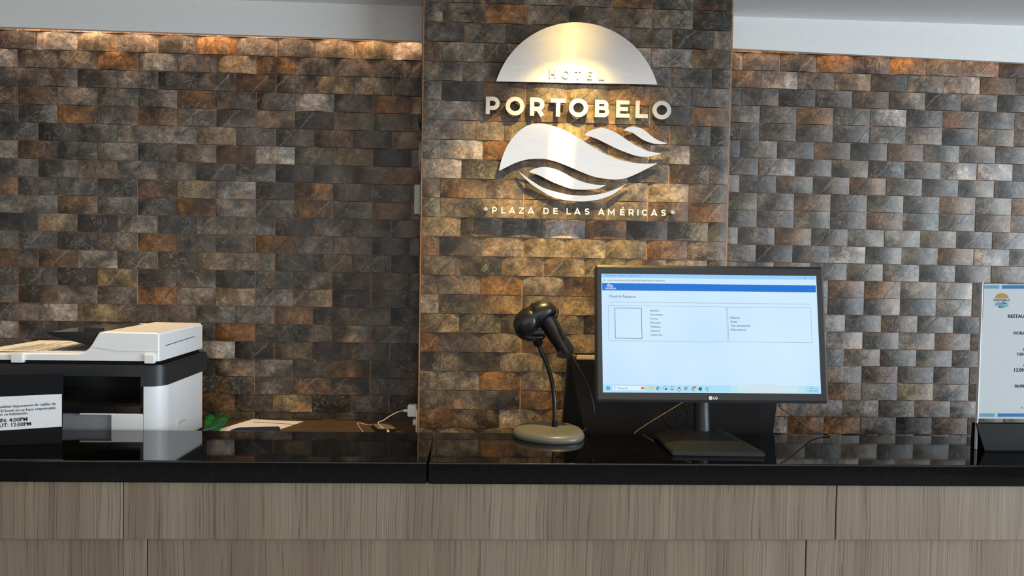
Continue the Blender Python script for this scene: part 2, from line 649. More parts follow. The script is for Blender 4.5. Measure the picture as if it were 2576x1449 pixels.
MID = {
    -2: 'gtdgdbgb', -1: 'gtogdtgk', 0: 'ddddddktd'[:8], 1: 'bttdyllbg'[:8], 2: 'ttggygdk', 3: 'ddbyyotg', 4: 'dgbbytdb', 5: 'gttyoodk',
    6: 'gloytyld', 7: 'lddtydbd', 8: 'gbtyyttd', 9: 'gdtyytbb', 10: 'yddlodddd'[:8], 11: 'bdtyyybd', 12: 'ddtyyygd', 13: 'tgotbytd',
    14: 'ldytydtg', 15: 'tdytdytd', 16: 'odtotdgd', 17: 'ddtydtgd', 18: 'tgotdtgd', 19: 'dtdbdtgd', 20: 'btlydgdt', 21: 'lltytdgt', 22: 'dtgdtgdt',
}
RIGHT = {
    -1: 'dbodtdodd', 0: 'yddodotgk', 1: 'bbldykglb', 2: 'kdkdbtdtd', 3: 'dgdogldbg', 4: 'ddtdggtdy', 5: 'kgdbdbgdg',
    6: 'ddldykdll', 7: 'gdddotdgd', 8: 'gygbdgdbgb'[:9], 9: 'gggtdbgdo', 10: 'gdbdglydg', 11: 'gg' + 'kdlgtol', 12: 'ggtgtgddd',
    13: 'dgddbotld', 14: 'gdgydgdgd', 15: 'gdggdbddg', 16: 'dgglldtbd', 17: 'gdddtdgbd', 18: 'dgdbgbddg', 19: 'gdgtbgygd', 20: 'dggggdgld',
    21: 'gdgbogdbd', 22: 'dgdgdgdgd',
}


def brick_mesh(w, h, bulge=0.0056, lift=0.0):
    """convex face: five facets across, a small bevel above and below"""
    me = bpy.data.meshes.new('brick')
    N = 6
    vs, fs = [], []
    bev = 0.0007
    for i in range(N + 1):
        s = -1 + 2 * i / N
        y = -bulge * (1 - s * s) * 1.0 - 0.0006
        x = s * w / 2
        vs += [(x, 0.006, -h / 2), (x, y, -h / 2 + bev), (x, y, h / 2 - bev), (x, 0.006, h / 2)]
    for i in range(N):
        a, b = i * 4, i * 4 + 4
        fs += [(a, b, b + 1, a + 1), (a + 1, b + 1, b + 2, a + 2), (a + 2, b + 2, b + 3, a + 3)]
    fs += [(0, 1, 2, 3), (N * 4 + 3, N * 4 + 2, N * 4 + 1, N * 4)]
    me.from_pydata(vs, [], fs)
    me.materials.append(M['brick'])
    for f in me.polygons:
        f.use_smooth = len(f.vertices) == 4 and abs(f.normal.x) < 0.9
    bm = bmesh.new()
    bm.from_mesh(me)
    for e in bm.edges:
        if len(e.link_faces) == 2 and e.calc_face_angle(0) > 0.5:
            e.smooth = False
    bm.to_mesh(me)
    bm.free()
    at = me.color_attributes.new('tint', 'FLOAT_COLOR', 'POINT')
    for d in at.data:
        d.color = (1, 1, 1, 1)
    return me


_cache = {}


def lay_bricks(parent, rows, x_of, y, xmin, xmax, zmin, zmax, first):
    """rows of bricks: pairs of rows interlock by half a brick, five rows to a tile, three bricks to a tile"""
    for v, codes in rows.items():
        k = (v + 1) % 5                       # 0..4 inside a tile
        half = 0.5 if k in (1, 3) else 0.0
        zt = Z0 - v * ROW_H - 0.0002
        zb = Z0 - (v + 1) * ROW_H + 0.0002
        zt, zb = min(zt, zmax), max(zb, zmin)
        if zt - zb < 0.004:
            continue
        for j, c in enumerate(codes):
            u = first + j + half
            a = u * 0.1 + (0.0018 if round(u - half) % 3 == 0 else 0.0004)
            b = (u + 1) * 0.1 - (0.0012 if round(u + 1 - half) % 3 == 0 else 0.0004)
            a, b = x_of + a, x_of + b
            a, b = max(a, xmin), min(b, xmax)
            if b - a < 0.006:
                continue
            key = (round(b - a, 4), round(zt - zb, 4))
            if key not in _cache:
                _cache[key] = brick_mesh(b - a, zt - zb, 0.0056 * min(1, (b - a) / 0.07))
            o = bpy.data.objects.new('brick', _cache[key])
            COL.objects.link(o)
            o.parent = parent
            o.location = ((a + b) / 2, y - 0.0004, (zt + zb) / 2)
            base = COLS[c]
            f = random.uniform(0.86, 1.16)
            o.color = (base[0] * f, base[1] * f * random.uniform(0.97, 1.03), base[2] * f * random.uniform(0.94, 1.06), 1)


def brick_field(parent, mat, width0, z0, z1, phase, stagger=0.0):
    """the same bond where the photograph does not reach, joined into one mesh; mat maps (along, out, up) to the room"""
    vs, fs, tint = [], [], []
    rr = random.Random(int(phase * 1000) + 11)
    for v in range(-2, 26):
        zt, zb = min(Z0 - v * ROW_H - 0.0002, z1), max(Z0 - (v + 1) * ROW_H + 0.0002, z0)
        if zt - zb < 0.004:
            continue
        half = 0.05 if (v + 1) % 5 in (1, 3) else 0.0
        width = width0 + (stagger if half else 0.0)
        x = -0.1 + half + phase
        while x < width:
            a, b = max(x + 0.0006, 0.0), min(x + 0.0994, width)
            x += 0.1
            if b - a < 0.006:
                continue
            base = COLS[rr.choice('kddddggggltyybo')]
            n0 = len(vs)
            for i in range(7):
                q = -1 + i / 3
                y = -0.0056 * min(1, (b - a) / 0.07) * (1 - q * q) - 0.001
                px = (a + b) / 2 + q * (b - a) / 2
                vs += [mat @ Vector(p) for p in ((px, 0.0005, zb), (px, y, zb + 0.0007), (px, y, zt - 0.0007), (px, 0.0005, zt))]
                tint += [base] * 4
            for i in range(6):
                p, q = n0 + i * 4, n0 + i * 4 + 4
                fs += [(p, q, q + 1, p + 1), (p + 1, q + 1, q + 2, p + 2), (p + 2, q + 2, q + 3, p + 3)]
    me = bpy.data.meshes.new('brick_field')
    me.from_pydata(vs, [], fs)
    at = me.color_attributes.new('tint', 'FLOAT_COLOR', 'POINT')
    for d, c in zip(at.data, tint):
        d.color = (*c, 1)
    o = link('brick_field', me, 'brick', parent)
    o['kind'] = 'stuff'
    return o


EXTRA = {1: 'dg', 3: 'tg', 4: 'dg', 6: 'dg', 8: 'bg', 9: 'gd'}
for v in RIGHT:
    RIGHT[v] += EXTRA.get(v, 'gd')


wl = struct(box('wall_left', (-0.6, 0.0002, 0), (1.06, 0.16, CEIL_Z), 'grout'))
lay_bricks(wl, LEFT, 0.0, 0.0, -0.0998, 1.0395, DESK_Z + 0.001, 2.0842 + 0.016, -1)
wr = struct(box('wall_right', (1.77, 0.0002, 0), (3.2, 0.16, CEIL_Z), 'grout'))
lay_bricks(wr, RIGHT, 1.92134, 0.0, 1.7865, 2.8212, 1.01, 2.0842 + 0.016, -2)
pm = struct(box('wall_middle', (PIL_X0, PIL_Y + 0.0002, 0), (PIL_X1, 0.0005, CEIL_Z), 'grout'))
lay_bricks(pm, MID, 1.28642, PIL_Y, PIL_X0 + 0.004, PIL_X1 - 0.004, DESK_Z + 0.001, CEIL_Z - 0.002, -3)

brick_field(wl, Matrix.Translation((-0.6, 0, 0)), 0.4995, DESK_Z + 0.001, CEIL_Z - 0.002, 0.0, 0.05)
brick_field(wr, Matrix.Translation((2.822, 0, 0)), 0.375, 1.01, CEIL_Z - 0.002, 0.0)
brick_field(pm, Matrix.Translation((PIL_X0, -0.001, 0)) @ Matrix.Rotation(-PI / 2, 4, 'Z'), 0.168, DESK_Z + 0.001, CEIL_Z - 0.002, 0.03)
brick_field(pm, Matrix.Translation((PIL_X1, PIL_Y + 0.009, 0)) @ Matrix.Rotation(PI / 2, 4, 'Z'), 0.166, DESK_Z + 0.001, CEIL_Z - 0.002, 0.05)


def fascia(name, a, b):
    z0 = PY(a[0], a[1], -0.05)
    z1 = PY(b[0], b[1], -0.05)
    k = (z1.z - z0.z) / (z1.x - z0.x)
    xa, xb = a[2], b[2]
    za, zb = z0.z + (xa - z0.x) * k, z0.z + (xb - z0.x) * k
    pts = [(xa, -0.05, za), (xb, -0.05, zb), (xb, -0.05, CEIL_Z), (xa, -0.05, CEIL_Z)]
    return struct(prism(name, pts, (0, 0.012, 0), 'white_wall'))


fascia('trim_1', (0, 67, -0.6), (1060, 103, PIL_X0 - 0.001))
fascia('trim_2', (1848, 122, PIL_X1 + 0.001), (2576, 158, 3.2))

# ------------------------------------------------------------------ counter and desk
FRONT_Y, BACK_Y = -0.621, -0.374
SLAB_Z = PY(1088, 1218.5, FRONT_Y).z
JX = 1.0935
slab_l = box('granite_countertop', (-0.45, FRONT_Y + 0.001, SLAB_Z), (JX - 0.0012, BACK_Y, TOP_Z), 'granite', bevel=0.003)
tag(slab_l, 'polished black granite slab forming the left length of the counter, under the printer end', 'countertop', 'granite slabs of the counter')
slab_r = box('granite_countertop', (JX + 0.0012, FRONT_Y, SLAB_Z), (3.0, BACK_Y, TOP_Z), 'granite', bevel=0.003)
tag(slab_r, 'polished black granite slab forming the long right length, under scanner and monitor', 'countertop', 'granite slabs of the counter')

cnt = thing('reception_counter', 'front of the reception counter clad in grey brown wood panels below the granite', 'counter', (1.2, -0.5, 0))
box('core', (-0.44, -0.575, 0.0), (2.98, BACK_Y - 0.02, SLAB_Z - 0.0005), 'matte_black', cnt)
UP_Y, LO_Y = -0.606, -0.592
UP_Z = PY(1200, 1358, UP_Y).z


def panel_row(Y, zt, zb, joints, th):
    xs = [-0.44] + [PY(j, y, Y).x for j, y in joints] + [2.98]
    for a, b in zip(xs, xs[1:]):
        box('wood_panel', (a + 0.0009, Y, zb), (b - 0.0009, Y + th, zt), 'wood', cnt, bevel=0.0011, seg=1)


panel_row(UP_Y, SLAB_Z - 0.001, UP_Z, [(309, 1290), (2103, 1290)], 0.031)
panel_row(LO_Y, UP_Z - 0.0006, 0.62, [(370, 1400), (2027, 1400)], 0.017)
panel_row(UP_Y, 0.6194, 0.10, [(309, 1290), (2103, 1290)], 0.031)
adopt(cnt)

desk = thing('work_desk', 'lower brown work desk between the granite counter and the brick wall', 'desk', (1.2, -0.2, 0))
box('desk_top', (-0.44, BACK_Y - 0.02, DESK_Z - 0.03), (1.0402, -0.0005, DESK_Z), 'dark_desk', desk, bevel=0.001)
box('desk_top', (1.0402, BACK_Y - 0.02, DESK_Z - 0.03), (1.785, PIL_Y - 0.008, DESK_Z), 'dark_desk', desk, bevel=0.001)
box('desk_top', (1.7855, BACK_Y - 0.02, 0.72), (2.98, -0.0005, 0.75), 'dark_desk', desk, bevel=0.001)
for x, zt in ((-0.40, DESK_Z - 0.03), (1.72, DESK_Z - 0.03), (2.92, 0.72)):
    box('leg', (x, -0.34, 0), (x + 0.04, -0.19, zt), 'dark_desk', desk)
adopt(desk)

# ------------------------------------------------------------------ stroke lettering for the hotel sign
def arc(cx, cy, rx, ry, a0, a1, n=12):
    return [(cx + rx * math.cos(math.radians(a0 + (a1 - a0) * i / n)), cy + ry * math.sin(math.radians(a0 + (a1 - a0) * i / n))) for i in range(n + 1)]


def glyph(ch, w):
    """centre lines of a geometric capital, cap height 1; returns width and strokes (closed flag last)"""
    h = w / 2
    lo, hi = h, 1 - h
    if ch == 'O':
        return 1.06, [(arc(0.53, 0.5, 0.53 - h, 0.5 - h + 0.01, 90, 450, 32)[:-1], True)]
    if ch == 'P':
        r = (hi - 0.36) / 2
        return 0.80, [([(h, 0), (h, 1)], False), ([(h, hi)] + arc(0.8 - h - r, hi - r, r, r, 90, -90, 14) + [(h, 0.36)], False)]
    if ch == 'R':
        r = (hi - 0.38) / 2
        return 0.84, [([(h, 0), (h, 1)], False), ([(h, hi)] + arc(0.80 - h - r, hi - r, r, r, 90, -90, 14) + [(h, 0.38)], False), ([(0.44, 0.40), (0.84 - h * 1.2, 0.0)], False)]
    if ch == 'B':
        r1 = (hi - 0.52) / 2
        r2 = (0.52 - lo) / 2
        return 0.82, [([(h, 0), (h, 1)], False), ([(h, hi)] + arc(0.77 - h - r1, hi - r1, r1, r1, 90, -90, 12) + [(h, 0.52)], False),
                      ([(h, 0.52)] + arc(0.82 - h - r2, 0.52 - r2, r2, r2, 90, -90, 12) + [(h, lo)], False)]
    if ch == 'T':
        return 0.82, [([(0, hi), (0.82, hi)], False), ([(0.41, 0), (0.41, hi)], False)]
    if ch in 'EÉ':
        s = [([(h, 0), (h, 1)], False), ([(h, hi), (0.72, hi)], False), ([(h, 0.5), (0.66, 0.5)], False), ([(h, lo), (0.74, lo)], False)]
        if ch == 'É':
            s.append(([(0.34, 1.12), (0.50, 1.30)], False))
        return 0.74, s
    if ch == 'L':
        return 0.70, [([(h, 0), (h, 1)], False), ([(h, lo), (0.70, lo)], False)]
    if ch == 'H':
        return 0.84, [([(h, 0), (h, 1)], False), ([(0.84 - h, 0), (0.84 - h, 1)], False), ([(h, 0.5), (0.84 - h, 0.5)], False)]
    if ch == 'A':
        return 0.96, [([(h, 0), (0.48, 1 - h * 0.6), (0.96 - h, 0)], False), ([(0.2, 0.26), (0.76, 0.26)], False)]
    if ch == 'Z':
        return 0.78, [([(0, hi), (0.76 - h * 0.5, hi), (h * 0.7, lo), (0.78, lo)], False)]
    if ch == 'D':
        return 0.90, [([(h, 0), (h, 1)], False), ([(h, hi)] + arc(0.90 - h - (hi - lo) / 2, 0.5, (hi - lo) / 2, (hi - lo) / 2, 90, -90, 16) + [(h, lo)], False)]
    if ch == 'S':
        return 0.72, [(arc(0.37, hi - 0.215, 0.28, 0.215, 25, 270, 14) + arc(0.36, lo + 0.215, 0.29, 0.215 + (1 - 0.86 - w) / 2 * 0, 90, -155, 14), False)]
    if ch == 'M':
        return 1.04, [([(h, 0), (h, hi), (0.52, 0.26), (1.04 - h, hi), (1.04 - h, 0)], False)]
    if ch == 'I':
        return w, [([(h, 0), (h, 1)], False)]
    if ch == 'C':
        return 0.92, [(arc(0.52, 0.5, 0.52 - h, 0.5 - h, 48, 312, 24), False)]
    raise KeyError(ch)


def stroke_bm(bm, pts, w, closed, fn, depth):
    """ribbon of width w along 2-D pts, mitred, given thickness; fn maps (x, y) to 3-D"""
    P = [Vector((p[0], p[1])) for p in pts]
    n = len(P)
    L, R = [], []
    for i in range(n):
        if closed:
            d0, d1 = P[i] - P[i - 1], P[(i + 1) % n] - P[i]
        else:
            d0 = P[i] - P[i - 1] if i else P[1] - P[0]
            d1 = P[i + 1] - P[i] if i < n - 1 else P[i] - P[i - 1]
        if d0.length < 1e-6:
            d0 = d1
        if d1.length < 1e-6:
            d1 = d0
        d0, d1 = d0.normalized(), d1.normalized()
        n0, n1 = Vector((-d0.y, d0.x)), Vector((-d1.y, d1.x))
        mt = n0 + n1
        mt = mt.normalized() if mt.length > 1e-4 else n0
        k = w / 2 / max(0.45, mt.dot(n0))
        L.append(P[i] + mt * k)
        R.append(P[i] - mt * k)
    dv = Vector(depth)
    lf = [bm.verts.new(fn(*p)) for p in L]
    rf = [bm.verts.new(fn(*p)) for p in R]
    lb = [bm.verts.new(fn(*p) + dv) for p in L]
    rb = [bm.verts.new(fn(*p) + dv) for p in R]
    m = n if closed else n - 1
    for i in range(m):
        j = (i + 1) % n
        for q in ((lf[i], rf[i], rf[j], lf[j]), (lb[j], rb[j], rb[i], lb[i]), (lf[j], lb[j], lb[i], lf[i]), (rf[i], rb[i], rb[j], rf[j])):
            try:
                bm.faces.new(q)
            except ValueError:
                pass
    if not closed:
        bm.faces.new((lf[0], lb[0], rb[0], rf[0]))
        bm.faces.new((lf[-1], rf[-1], rb[-1], lb[-1]))


def sign_letter(name, ch, x0, z0, height, w, Y, depth, mat, parent, slope=0.0, width=None):
    gw, st = glyph(ch, w)
    kx = (width / gw) if width else height

    def fn(x, y):
        return Vector((x0 + x * kx, Y, z0 + y * height + slope * x * kx))
    bm = bmesh.new()
    for si, (pts, closed) in enumerate(st):
        # keep the stroke width even when the letter is stretched
        q = [(p[0] * kx / height, p[1]) for p in pts]

        def fn2(x, y):
            return Vector((x0 + x * height, Y - si * 0.00025, z0 + y * height))
        stroke_bm(bm, q, w, closed, fn2, (0, depth, 0))
    return from_bm(name, bm, mat, parent)


def Z4(x, y):                 # a point read in the enlargement of the sign
    return x / 2.3367 + 1000, y / 2.3367


sign = thing('hotel_sign', 'brushed aluminium hotel sign with sun, waves and raised lettering on the brick pillar', 'sign', (1.43, PIL_Y, 1.8))
SY = PIL_Y - 0.022
# sun: a circle segment
cL, cR = PY(*Z4(580, 478), SY), PY(*Z4(1527, 497), SY)
apex = PY(*Z4(1085, 132), SY)
mid = (cL + cR) / 2
half = (cR - cL).length / 2
sag = apex.z - mid.z
rad = (half * half + sag * sag) / (2 * sag)
a0 = math.asin(min(1, half / rad))
if sag > rad:
    a0 = PI - a0
tilt = math.atan2(cR.z - cL.z, cR.x - cL.x)
pts = []
for i in range(49):
    a = -a0 + 2 * a0 * i / 48
    x, z = rad * math.sin(a), rad * math.cos(a) - (rad - sag)
    pts.append(Vector((mid.x + x * math.cos(tilt) - z * math.sin(tilt), SY, mid.z + z * math.cos(tilt) + x * math.sin(tilt))))
sun = prism('sun_plate', pts, (0, 0.004, 0), 'alu', sign, angle=0.9)
for ch, xa, xb, yb, yt in (('H', 893, 930, 458, 407), ('O', 965, 1012, 461, 412), ('T', 1040, 1080, 464, 414), ('E', 1115, 1145, 466, 416), ('L', 1183, 1216, 469, 418)):
    p = PY(*Z4(xa, yb), SY - 0.004)
    q = PY(*Z4(xb, yb), SY - 0.004)
    t_ = PY(*Z4(xa, yt), SY - 0.004)
    sign_letter('hotel_letter', ch, p.x, p.z, t_.z - p.z, 0.17, SY - 0.0045, 0.0046, 'letter', sun, width=(q - p).x)

WAVES = [
    ([(597, 1005), (605, 960), (625, 900), (655, 840), (700, 785), (750, 745), (800, 728), (860, 727), (930, 745), (1000, 775), (1070, 815), (1150, 865), (1230, 910), (1310, 940), (1400, 958), (1470, 962), (1528, 960)],
     [(1480, 985), (1420, 1015), (1350, 1045), (1290, 1055), (1230, 1052), (1160, 1040), (1090, 1015), (1020, 985), (950, 955), (880, 937), (820, 933), (760, 938), (700, 955), (650, 978)]),
    ([(1097, 793), (1120, 775), (1160, 758), (1210, 753), (1260, 768), (1310, 795), (1360, 830), (1420, 865), (1480, 890), (1552, 902)],
     [(1510, 915), (1460, 922), (1400, 915), (1340, 895), (1280, 870), (1220, 840), (1160, 812)]),
    ([(1328, 766), (1350, 750), (1380, 744), (1420, 750), (1460, 772), (1500, 805), (1540, 828), (1588, 842)],
     [(1550, 848), (1500, 842), (1450, 825), (1410, 800), (1380, 780)]),
    ([(773, 1012), (790, 998), (830, 985), (870, 982), (920, 992), (980, 1018), (1040, 1050), (1110, 1075), (1170, 1086), (1226, 1087)],
     [(1190, 1105), (1140, 1113), (1080, 1115), (1020, 1110), (950, 1085), (890, 1060), (830, 1030)]),
    ([(708, 1003), (750, 1035), (800, 1070), (860, 1105), (930, 1128), (1010, 1145), (1090, 1150), (1160, 1145), (1230, 1130), (1290, 1108), (1347, 1079)],
     [(1310, 1110), (1270, 1140), (1210, 1165), (1140, 1180), (1060, 1183), (980, 1175), (910, 1155), (850, 1125), (790, 1085), (740, 1040)]),
]
for top, low in WAVES:
    A_ = spline([(x, y, 0) for x, y in top], 4)
    B_ = spline([(x, y, 0) for x, y in [top[-1]] + low + [top[0]]], 4)
    pts = [PY(*Z4(p.x, p.y), SY) for p in A_ + B_[1:-1]]
    prism('wave_plate', pts, (0, 0.005, 0), 'alu', sign, angle=0.9)
for ch, xa, xb, yb, yt in (('P', 518, 600, 670, 567), ('O', 635, 745, 676, 568), ('R', 778, 866, 680, 573), ('T', 900, 986, 684, 578), ('O', 1007, 1119, 686, 578),
                           ('B', 1160, 1244, 688, 586), ('E', 1283, 1363, 691, 589), ('L', 1398, 1472, 694, 591), ('O', 1497, 1608, 699, 592)):
    p, q, t_ = PY(*Z4(xa, yb), SY - 0.006), PY(*Z4(xb, yb), SY - 0.006), PY(*Z4(xa, yt), SY - 0.006)
    sign_letter('portobelo_letter', ch, p.x, p.z, t_.z - p.z, 0.235, SY - 0.006, 0.011, 'letter', sign, width=(q - p).x)
TY = PIL_Y - 0.030
pl = [PY(*Z4(x, y), TY) for x, y in ((490, 1192), (1700, 1216), (1698, 1309), (488, 1283))]
plate = prism('tagline_plate', pl, (0, 0.004, 0), 'acrylic', sign)
plate['label'] = 'clear acrylic strip carrying small white letters'
for ch, xc, wd in (('P', 570, 26), ('L', 622, 24), ('A', 673, 38), ('Z', 728, 28), ('A', 784, 38), ('D', 873, 32), ('E', 928, 25), ('L', 1005, 24), ('A', 1056, 38), ('S', 1113, 26),
                   ('A', 1197, 38), ('M', 1255, 40), ('É', 1321, 25), ('R', 1373, 30), ('I', 1412, 7), ('C', 1452, 34), ('A', 1507, 38), ('S', 1562, 26)):
    yb = 1253 + (xc - 570) * 0.0165
    p, q, t_ = PY(*Z4(xc - wd / 2, yb), TY), PY(*Z4(xc + wd / 2, yb), TY), PY(*Z4(xc, yb - 36), TY)
    sign_letter('tagline_letter', ch, p.x, p.z, t_.z - p.z, 0.17, TY - 0.0022, 0.0021, 'white_print', plate, width=(q - p).x)
for x, y in ((517, 1230), (1615, 1250)):
    p = PY(*Z4(x, y), TY)
    tube('standoff_cap', [p + Vector((0, -0.006, 0)), p + Vector((0, -0.005, 0)), p + Vector((0, 0.03, 0))], [0.0042, 0.0052, 0.0052], 'letter', sign, n=16, angle=0.5)
adopt(sign)

# ------------------------------------------------------------------ fittings on the left flank of the pillar
def flank(name, label, cat, pxa, pxb, pya, pyb, Y, depth, mat, bevel=0.002):
    a, b = PY(pxa, pya, Y), PY(pxb, pyb, Y)
    o = box(name, (a.x, Y, b.z), (PIL_X0 - 0.0003, Y + depth, a.z), mat, bevel=bevel)
    return tag(o, label, cat)


sw = thing('wall_switch', 'ivory switch box on the pillar flank, seen from its side, left of the tagline', 'switch', (PIL_X0, -0.12, 1.63))
a, b = PY(1046, 462, -0.14), PY(1056, 541, -0.14)
box('back_plate', (PIL_X0 - 0.006, -0.145, b.z), (PIL_X0 - 0.0003, -0.06, a.z), 'ivory', sw, bevel=0.001)
a2 = PY(1043, 461, -0.135)
box('cover', (a2.x, -0.140, b.z + 0.002), (PIL_X0 - 0.006, -0.065, a.z - 0.002), 'ivory', sw, bevel=0.0015)
box('rocker', (a2.x - 0.0015, -0.125, b.z + 0.014), (a2.x, -0.085, a.z - 0.036), 'ivory', sw, bevel=0.0005)
adopt(sw)
dm = thing('wall_sounder', 'pale grey domed round fitting on the pillar flank above the switch', 'wall device', (PIL_X0, -0.11, 1.75))
a, b = PY(1050, 350, -0.115), PY(1056, 441, -0.115)
zc, rz = (a.z + b.z) / 2, (a.z - b.z) / 2
bm = bmesh.new()
tube_bm(bm, [(PIL_X0 - 0.0003, -0.115, zc), (PIL_X0 - 0.004, -0.115, zc)], rz, 28)
from_bm('mount_ring', bm, 'white_plastic', dm, angle=0.6)
bm = bmesh.new()
prof = [(0.004, 1.0), (0.006, 0.98), (0.0085, 0.86), (0.010, 0.6), (0.0108, 0.3), (0.011, 0.02)]
tube_bm(bm, [(PIL_X0 - d, -0.115, zc) for d, _ in prof], [rz * r for _, r in prof], 28)
from_bm('dome_cover', bm, 'grey_plastic', dm, angle=0.9)
adopt(dm)
a, b, c = PY(1048, 297, -0.13), PY(1057, 297, -0.13), PY(1056.5, 352, -0.13)
fr = thing('tilted_plaque', 'small dark plaque leaning out from the pillar flank, topmost of the flank fittings', 'plaque', (PIL_X0, -0.12, 1.83))
prism('board', [(a.x, -0.16, a.z), (a.x + 0.003, -0.16, a.z + 0.0015), (PIL_X0 - 0.0003, -0.16, c.z + 0.003), (PIL_X0 - 0.003, -0.16, c.z)], (0, 0.10, 0), 'charcoal', fr)
prism('bracket', [(a.x + 0.004, -0.11, a.z - 0.004), (PIL_X0 - 0.0003, -0.11, a.z - 0.004), (PIL_X0 - 0.0003, -0.11, a.z - 0.010), (a.x + 0.005, -0.11, a.z - 0.010)], (0, 0.012, 0), 'charcoal', fr)
adopt(fr)

# low outlet with charger
out = thing('wall_outlet', 'white outlet plate on the pillar flank just above the desk', 'outlet', (PIL_X0, -0.14, 1.13))
box('plate', (PIL_X0 - 0.006, -0.165, DESK_Z + 0.001), (PIL_X0 - 0.0003, -0.085, 1.155), 'white_plastic', out, bevel=0.001)
bm = bmesh.new()
kz = PY(1042, 1062, -0.13).z
tube_bm(bm, [(PIL_X0 - 0.006, -0.13, kz), (PIL_X0 - 0.0145, -0.13, kz), (PIL_X0 - 0.0155, -0.13, kz)], [0.0085, 0.0085, 0.0072], 20)
from_bm('round_plug', bm, 'white_plastic', out, angle=0.6)
adopt(out)
CY = -0.128
a, b = PY(1026, 1018, CY), PY(1049, 1047, CY)
ch = thing('phone_charger', 'white cube phone charger plugged into the outlet, with a thin white cable', 'charger', (PIL_X0, CY, 1.15))
box('charger_body', (a.x, CY - 0.013, b.z), (PIL_X0 - 0.0062, CY + 0.013, a.z), 'white_plastic', ch, bevel=0.0035, seg=3)
pc = PY(1021, 1033, CY)
tube('connector', [(a.x - 0.0005, CY, pc.z), (a.x - 0.0095, CY, pc.z)], 0.0034, 'white_plastic', ch, n=12)
pts = [(a.x - 0.0095, CY, pc.z), PY(1005, 1035, CY), PY(985, 1044, CY), PY(965, 1057, -0.135), PY(951, 1064, -0.142)]
z_ = DESK_Z + 0.0098
pts += [Vector((0.955, -0.150, z_)), PZ(936, 1069, z_ - 0.003), PZ(925, 1069, DESK_Z + 0.0016), PZ(904, 1064, DESK_Z + 0.0016), PZ(899.5, 1067, DESK_Z + 0.0016), PZ(906, 1077, DESK_Z + 0.0016), PZ(914, 1088, DESK_Z + 0.0016), PZ(917, 1096, DESK_Z + 0.0016)]
tube('cable', spline(pts, 5), 0.0011, 'cable_white', ch, n=6)
adopt(ch)

# phone on the desk
ph = thing('mobile_phone', 'dark mobile phone lying face up on the desk, charging from the wall', 'phone', (0.96, -0.17, DESK_Z))
fz = DESK_Z + 0.0085
c1, c2, c3 = PZ(934, 1066, fz), PZ(981, 1065, fz), PZ(999, 1079, fz)
c4 = c1 + (c3 - c2)
bm = bmesh.new()
prism_bm(bm, [Vector((p.x, p.y, DESK_Z + 0.0003)) for p in (c1, c2, c3, c4)], Vector((0, 0, 0.0080)))
bmesh.ops.recalc_face_normals(bm, faces=bm.faces[:])
bmesh.ops.bevel(bm, geom=[e for e in bm.edges if abs((e.verts[0].co - e.verts[1].co).z) > 0.004], offset=0.006, segments=4, affect='EDGES')
from_bm('body', bm, 'phone_edge', ph, angle=0.7)
ctr = (c1 + c2 + c3 + c4) / 4
bm = bmesh.new()
prism_bm(bm, [Vector((*(p.xy.lerp(ctr.xy, 0.07)), fz - 0.0002)) for p in (c1, c2, c3, c4)], Vector((0, 0, 0.0005)))
from_bm('glass_screen', bm, 'phone_glass', ph)
tube('charging_plug', [(c3 + c4) / 2 + Vector((0, -0.001, -0.0035)), (c3 + c4) / 2 + (c3 - c2).normalized() * 0.008 + Vector((0, 0, -0.0035))], 0.0028, 'white_plastic', ph, n=10)
adopt(ph)

# papers, notebook, green bag
pz = DESK_Z + 0.0006
A_, B_, C_ = PZ(531, 1086, pz), PZ(636, 1055, pz), PZ(763, 1061, pz)
D_ = C_ + (A_ - B_)
D_.y = max(D_.y, BACK_Y + 0.004)
pp = thing('paper_sheet', 'white paper sheets lying on the desk beneath the navy notebook', 'paper', ((A_ + C_) / 2).to_tuple())
quad('sheet', [A_, B_, C_, D_], 'paper', pp, 0.0007, (0, 0, 1))
off = Vector((0.006, -0.005, 0.0009))
quad('sheet', [A_.lerp(B_, 0.12) + off, B_ + off + Vector((0.004, -0.012, 0)), C_.lerp(B_, 0.16) + off + Vector((0, -0.012, 0)), D_ + off + Vector((-0.02, 0.004, 0))], 'paper', pp, 0.0006, (0, 0, 1))
l0, l1 = PZ(638, 1061, pz + 0.002), PZ(741, 1067, pz + 0.002)
quad('printed_line', [l0, l1, l1 + Vector((0, -0.0025, 0)), l0 + Vector((0, -0.0025, 0))], 'ink_grey', pp, 0.0002, (0, 0, 1))
adopt(pp)
nz = DESK_Z + 0.0026
n1, n2 = PZ(577, 1091, nz), PZ(702, 1091, nz)
nb = thing('navy_notebook', 'slim navy blue notebook lying on the papers behind the counter', 'notebook', ((n1 + n2) / 2).to_tuple())
yb_ = n1.y
nb_pts = [Vector((n1.x, yb_ - 0.010, nz)), Vector((n2.x, yb_ - 0.006, nz)), Vector((n2.x - 0.006, yb_ + 0.040, nz)), Vector((n1.x + 0.012, yb_ + 0.024, nz))]
bm = bmesh.new()
prism_bm(bm, nb_pts, Vector((0, 0, 0.0105)))
bmesh.ops.recalc_face_normals(bm, faces=bm.faces[:])
bmesh.ops.bevel(bm, geom=bm.edges[:], offset=0.003, segments=3, affect='EDGES')
from_bm('cover', bm, 'navy', nb, angle=0.8)
tube('spine_edge', [nb_pts[3] + Vector((0.004, 0.0005, 0.0055)), nb_pts[2] + Vector((-0.004, 0.0005, 0.0055))], 0.0042, 'navy', nb, n=10)
adopt(nb)

